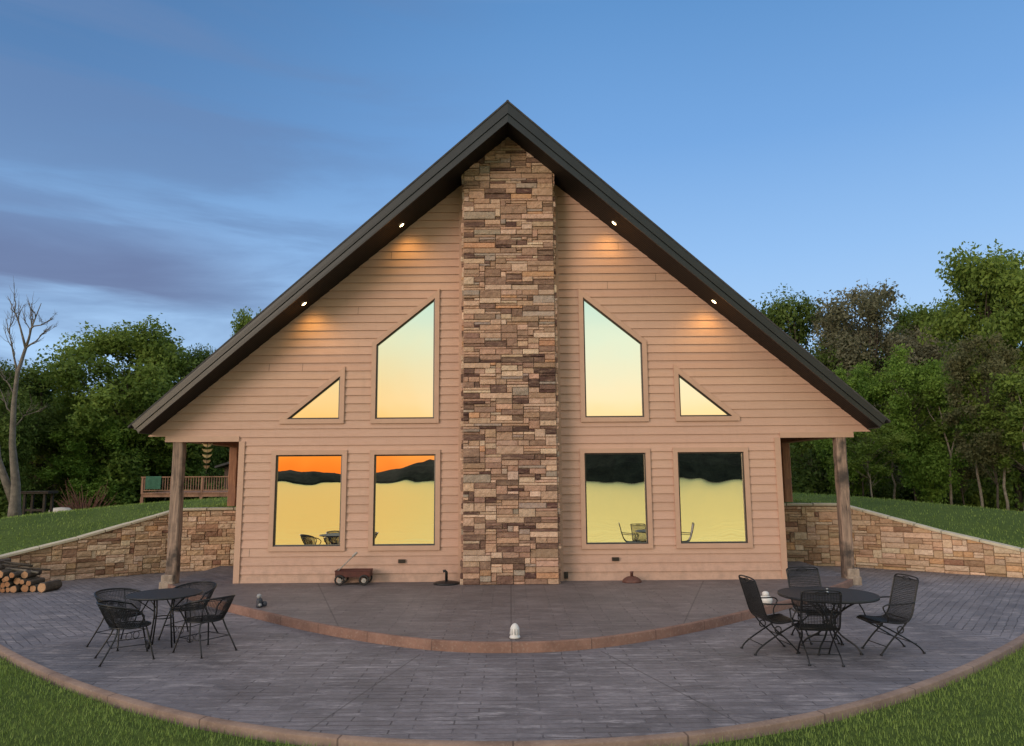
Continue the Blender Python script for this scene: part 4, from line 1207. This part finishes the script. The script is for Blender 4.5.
# umbrella stands
ub = tag(empty('umbrella_stand', (-1.36, -.34, 0)), 'flat black umbrella base with short bent tube left of the chimney', 'umbrella base')
g = MB(); g.lathe([(.27, .0), (.275, .02), (.26, .035), (.12, .06), (.03, .07), (.001, .07)], 28); g.build('base', M['iron'], ub, smooth=True)
g = MB(); g.tube([(0, 0, .06), (0, 0, .24), (-.03, -.01, .27), (-.07, -.01, .26)], .03, 8); g.build('tube', M['iron'], ub, smooth=True)
M['rust'] = simple('rust_brown', (.11, .045, .035), .6, var=.3, scale=12)
ub = tag(empty('umbrella_stand', (2.56, -.30, 0)), 'domed red-brown umbrella base right of the chimney', 'umbrella base')
g = MB(); g.lathe([(.20, .0), (.205, .02), (.19, .05), (.15, .085), (.09, .115), (.04, .125), (.001, .126)], 28); g.build('base', M['rust'], ub, smooth=True)
g = MB(); g.lathe([(.032, .12), (.032, .19), (.038, .195), (.038, .22), (.001, .222)], 12); g.build('tube', M['rust'], ub, smooth=True)
# white ceramic lantern
M['white'] = simple('white_glaze', (.62, .61, .60), .4, var=.06, scale=20, bmp=.1)
ln = tag(empty('lantern', (.05, -5.60, .006)), 'white domed ceramic lantern on the middle of the terrace edge', 'lantern')
g = MB(); ln.scale = (.86, .86, .92); g.lathe([(.085, 0), (.09, .02), (.078, .035), (.072, .05), (.078, .10), (.072, .15), (.05, .19), (.022, .212), (.001, .218)], 20); g.build('body', M['white'], ln, smooth=True)
g = MB()
for k in range(5):
    a = -math.pi/2+(k-2)*.6; g.tube([(.079*math.cos(a), .079*math.sin(a), .06), (.079*math.cos(a), .079*math.sin(a), .085), (.070*math.cos(a), .070*math.sin(a), .14)], .008, 5)
g.build('slot', simple('shade_grey', (.4, .39, .38), .6), ln)
ln = tag(empty('jar', (4.42, -3.12, .006)), 'squat white lidded jar on the terrace edge beside the right chairs', 'jar')
g = MB(); g.lathe([(.07, 0), (.10, .03), (.112, .08), (.10, .125), (.05, .15), (.001, .15)], 20); g.build('body', M['white'], ln, smooth=True)
g = MB(); g.lathe([(.05, .152), (.058, .165), (.055, .20), (.03, .22), (.001, .222)], 16); g.build('lid', M['white'], ln, smooth=True)
fg = tag(empty('figurine', (-4.40, -2.98, .006), .3), 'small dark and white garden figurine on the terrace edge near the left table', 'figurine')
g = MB(); g.lathe([(.055, 0), (.06, .02), (.05, .06), (.055, .10), (.045, .14), (.02, .155), (.001, .157)], 14); g.lathe([(.001, .0), (.035, .01), (.04, .05), (.03, .09), (.001, .10)], 10, cx=.085, cy=.01)
g.build('body', simple('figure_dark', (.03, .035, .05), .5), fg, smooth=True)
g = MB(); g.lathe([(.01, .14), (.030, .155), (.045, .185), (.035, .215), (.001, .228)], 12, cx=-.01); g.lathe([(.02, .02), (.03, .045), (.02, .065), (.001, .07)], 10, cx=.01, cy=-.05); g.build('head', simple('figure_pale', (.3, .3, .31), .5), fg, smooth=True)

# firewood
def f_end(t, b):
    p = geoco(t)
    n = t.noise(p, 40, 5, .7); n2 = t.noise(p, 2.6, 3, .5)
    c = t.ramp(n2, [(.35, (.30,.13,.055,1)), (.65, (.50,.30,.17,1))])
    t.link(t.mix(t.math('MULTIPLY', t.smooth(n, .4, .7), .4), c, (.2,.09,.04,1)), b.inputs['Base Color'])
M['log_end'] = mat('log_end', rough=.85, fn=f_end)
rnd = random.Random(8)
def log_obj(x, y, z, r, L):
    g = MB(); n = 12; vs = []
    jit = [1+rnd.uniform(-.13, .10) for _ in range(n)]
    for yy in (-L/2, L/2):
        for k in range(n): a = 2*math.pi*k/n; vs.append((r*jit[k]*math.cos(a), yy, r*jit[k]*math.sin(a)))
    g.add(vs, [(k, n+k, n+(k+1) % n, (k+1) % n) for k in range(n)], mi=0)
    inn = [(v[0]*.88, v[1]-.004, v[2]*.88) for v in vs[:n]]; o_ = len(g.v)
    g.add(inn, [tuple(range(n))], mi=1)
    g.add(vs[:n]+inn, [(k, (k+1) % n, n+(k+1) % n, n+k) for k in range(n)], mi=0)
    g.add(vs[n:], [tuple(range(n))[::-1]], mi=1)
    o = g.build('firewood_log', [M['bark'], M['log_end']]); o.location = (x, y, z); o.rotation_euler = (0, 0, rnd.uniform(-.08, .08)); return o
base_y = .05
placed = []
row = 0; zc = -.13
for row in range(6):
    x = -12.6+rnd.uniform(0, .1); xe = -10.12-row*.16 if row < 3 else -10.75-(row-3)*.35
    while x < xe:
        r = rnd.uniform(.042, .09)
        # settle on the logs below
        cx_ = x+r
        z = -.13+r
        for (px0, pz0, pr0) in placed:
            dx = abs(px0-cx_)
            if dx < (pr0+r)*.96: z = max(z, pz0+math.sqrt(max(0, ((pr0+r)*.97)**2-dx*dx)))
        placed.append((cx_, z, r))
        o = log_obj(cx_, base_y+rnd.uniform(-.06, .06), z, r, rnd.uniform(.5, .62))
        lab = 'split firewood log with pale cut end in the stack by the left wall'
        tag(o, lab, 'log', 'firewood logs stacked by the left wall')
        x += 2*r*rnd.uniform(1.0, 1.12)
o = log_obj(-9.90, .0, -.13+.105, .105, .5); tag(o, 'thick log lying at the right end of the firewood stack', 'log', 'firewood logs stacked by the left wall')
for i, (xa, ya, za, xb, yb, zb, r) in enumerate([(-12.6, -.15, .50, -10.2, .02, .20, .035), (-12.4, .05, .56, -10.4, .12, .33, .04), (-12.9, .2, .52, -10.55, -.12, .36, .03), (-12.2, -.22, .40, -10.05, .2, .24, .028)]):
    g = MB(); P = limb(g, (xa, ya, za), (xb, yb, zb), r, r*.7, rnd, .02, 6)
    o = g.build('wooden_pole', M['bark_pale'] if i == 0 else M['bark'], smooth=True); o.location.z += .05; tag(o, ['pale grey pole lying aslant in front on the firewood', 'thick dark pole topmost on the firewood', 'long dark pole crossing the top of the firewood', 'thin dark pole low at the right on the firewood'][i], 'pole', 'poles lying on the firewood')

# wind spinner under the left porch
ws = tag(empty('wind_spinner', (-7.05, .9, 3.3)), 'hanging wind spinner of stacked pale crescents under the left porch', 'wind spinner')
g = MB(); g.tube([(0, 0, 0), (0, 0, -.95)], .005, 4); g.build('rod', M['iron'], ws)
for k in range(5):
    z = -.30-k*.125; r_ = .125-.012*k; a0 = k*.25
    g = MB(); N = 14; vs = []
    for q in range(N+1):
        t_ = q/N; a = math.pi*(1.0+t_); wdt = .032*math.sin(math.pi*t_)+.003
        for dz in (wdt, -wdt): vs.append((r_*math.cos(a)*math.cos(a0), r_*math.cos(a)*math.sin(a0), z+r_*.55*math.sin(a)+r_*.5+dz))
    fs = [(2*q, 2*q+2, 2*q+3, 2*q+1) for q in range(N)]
    o_ = len(vs); vs2 = [(v[0], v[1]+.006, v[2]) for v in vs]
    fs += [(o_+b, o_+a, o_+c, o_+d) for (a, b, c, d) in [(f[0], f[1], f[3], f[2]) for f in fs]]
    g.add(vs+vs2, fs); g.build('crescent', simple('brass_cream', (.55, .46, .30), .35, .4), ws)

# wooden deck and cabin behind on the left
def deck():
    D = 37; x0, _, _ = spot(146, D); x1, _, _ = spot(236, D); y = D-16.2
    zg = gh(x0, y); zr = ztop(474, D); zf = ztop(490, D)
    dk = tag(empty('wooden_deck', (x0, y, zg)), 'raised wooden deck with baluster railing behind the left porch', 'deck')
    g = MB(); Wd = x1-x0; hf = zf-zg; hr = zr-zg
    g.box(0, Wd, 0, 4, hf-.22, hf-.06)
    nb = 22
    for i in range(nb): g.box(Wd*i/nb, Wd*(i+1)/nb-.012, -.05, 4, hf-.058, hf)
    g.build('floor', M['deck_wood'], dk)
    for i in range(4):
        g = MB(); x = i*(Wd-.14)/3; g.box(x, x+.14, -.05, .09, -.6, hf-.225); g.build('support_post', M['deck_wood'], dk)
    g = MB(); g.box(-.03, Wd, -.06, .07, hr-.05, hr); g.box(0, Wd, -.02, .03, hf+.08, hf+.13); 
    g.build('handrail', M['deck_wood'], dk)
    for i in range(4):
        g = MB(); x = i*(Wd-.1)/3; g.box(x, x+.1, -.04, .06, hf+.002, hr-.052); g.build('railing_post', M['deck_wood'], dk)
    g = MB()
    nb = 34
    for i in range(nb):
        x = .14+i*(Wd-.2)/nb; g.box(x, x+.035, -.012, .022, hf+.132, hr-.052)
    g.build('balusters', M['deck_wood'], dk)
    tw_ = MB(); vs = []
    for q in range(13):
        for (yy, zz) in ((-.085, .42), (-.085, .03), (.0, -.002), (.0, -.0)):
            pass
    xx0, xx1 = Wd*.05, Wd*.22
    n = 14; vs = []
    for q in range(n+1):
        x = xx0+(xx1-xx0)*q/n; wv = .012*math.sin(q*1.3)
        for (yy, zz) in ((-.10+wv, -.62), (-.095+wv, -.3), (-.085, -.02), (-.07, .012), (.08, .012), (.095, -.02), (.10+wv, -.4)): vs.append((x, yy, hr+zz))
    fs = [(a*7+b, (a+1)*7+b, (a+1)*7+b+1, a*7+b+1) for a in range(n) for b in range(6)]
    tw_.add(vs, fs); o = tw_.build('towel', simple('green_cloth', (.03, .10, .065), .9), None, smooth=True); o.location = dk.location; o.location.z += .004
    tag(o, 'green cloth draped over the deck railing at its left end', 'towel')
    # cabin behind
    cb = tag(empty('cabin', (x0+3.6, y+7, zg)), 'dark brown cabin with shallow roof behind the wooden deck', 'cabin')
    g = MB(); g.box(-2.2, 3.4, 0, 5, -.5, 2.1); g.build('wall', simple('cabin_wall', (.06, .035, .025), .8), cb)
    g = MB(); g.prism([(-2.6, 2.0), (.6, 2.95), (3.8, 2.0), (3.8, 2.12), (.6, 3.08), (-2.6, 2.12)][::-1], -.5, 5.4); g.build('roof', M['shingle'], cb)
    g = MB(); g.box(-1.2, -.3, -.03, .02, .9, 1.7); g.build('window', M['window_edge'], cb)
deck()
# table under the trees, rock, brush, path
x, y, z = spot(46, 31)
tb = tag(empty('work_table', (x, y, z)), 'dark weathered wooden table on the far left lawn right of the dead tree', 'table')
M['darkwood'] = simple('dark_wood', (.028, .020, .015), .9, var=.3)
g = MB(); g.box(-.58, .58, -.35, .35, 1.02, 1.09); 
for q in range(4): g.box(-.6+q*.3, -.31+q*.3, -.38, .38, 1.092, 1.12)
g.build('tabletop', M['darkwood'], tb)
for (a, b) in ((-.48, -.28), (.34, -.28), (-.48, .22), (.34, .22)):
    g = MB(); g.box(a, a+.09, b, b+.09, -.2, 1.018); g.build('leg', M['darkwood'], tb)
g = MB(); g.box(-.385, .335, -.26, -.22, .3, .4); g.build('stretcher', M['darkwood'], tb)
x, y, z = spot(69, 36)
g = MB(); n = 12; prof = [(.34, 0), (.40, .15), (.36, .36), (.22, .47), (.001, .5)]
vs = [];
for (r_, zz) in prof:
    for q in range(n): a = 2*math.pi*q/n; k = 1+.12*math.sin(q*2.3+zz*9); vs.append((r_*k*1.5*math.cos(a), r_*k*math.sin(a), zz))
g.add(vs, [(i*n+q, i*n+(q+1) % n, (i+1)*n+(q+1) % n, (i+1)*n+q) for i in range(4) for q in range(n)])
o = g.build('boulder', simple('pale_rock', (.42, .39, .35), .9, scale=3), smooth=True); o.location = (x, y, z); tag(o, 'pale round boulder on the far left lawn beside the brush pile', 'rock')
x, y, z = spot(91, 38)
g = MB(); r2 = random.Random(55)
for q in range(70):
    a = r2.uniform(0, 2*math.pi); rr = r2.uniform(0, .6); p0 = Vector((rr*math.cos(a)*1.3, rr*math.sin(a), r2.uniform(-.1, .3)))
    d = Vector((math.cos(a)*r2.uniform(.2, 1.0), math.sin(a)*.6, r2.uniform(.3, 1.3))); g.tube([p0, p0+d*.6+Vector((r2.uniform(-.1, .1), 0, 0)), p0+d*r2.uniform(.9, 1.3)], [.022, .016, .006], 4)
o = g.build('brush_pile', simple('red_twig', (.12, .05, .035), .9)); o.location = (x, y, z); tag(o, 'heap of reddish dead branches under the broad left tree', 'brush pile')
g = MB()
vs = []
for q in range(21):
    px = 30+q*3.6; D = 37+q*.15; x, y, z = spot(px, D)
    vs += [(x, y-.35, gh(x, y-.35)+.03), (x, y+.35, gh(x, y+.35)+.03)]
g.add(vs, [(2*q, 2*q+2, 2*q+3, 2*q+1) for q in range(20)])
tag(g.build('path', simple('gravel', (.33, .31, .28), .95, scale=6)), 'pale gravel path across the far left lawn', kind='structure')
for o in bpy.data.objects:
    if 'used' in o: del o['used']
print('objects', len(bpy.data.objects))
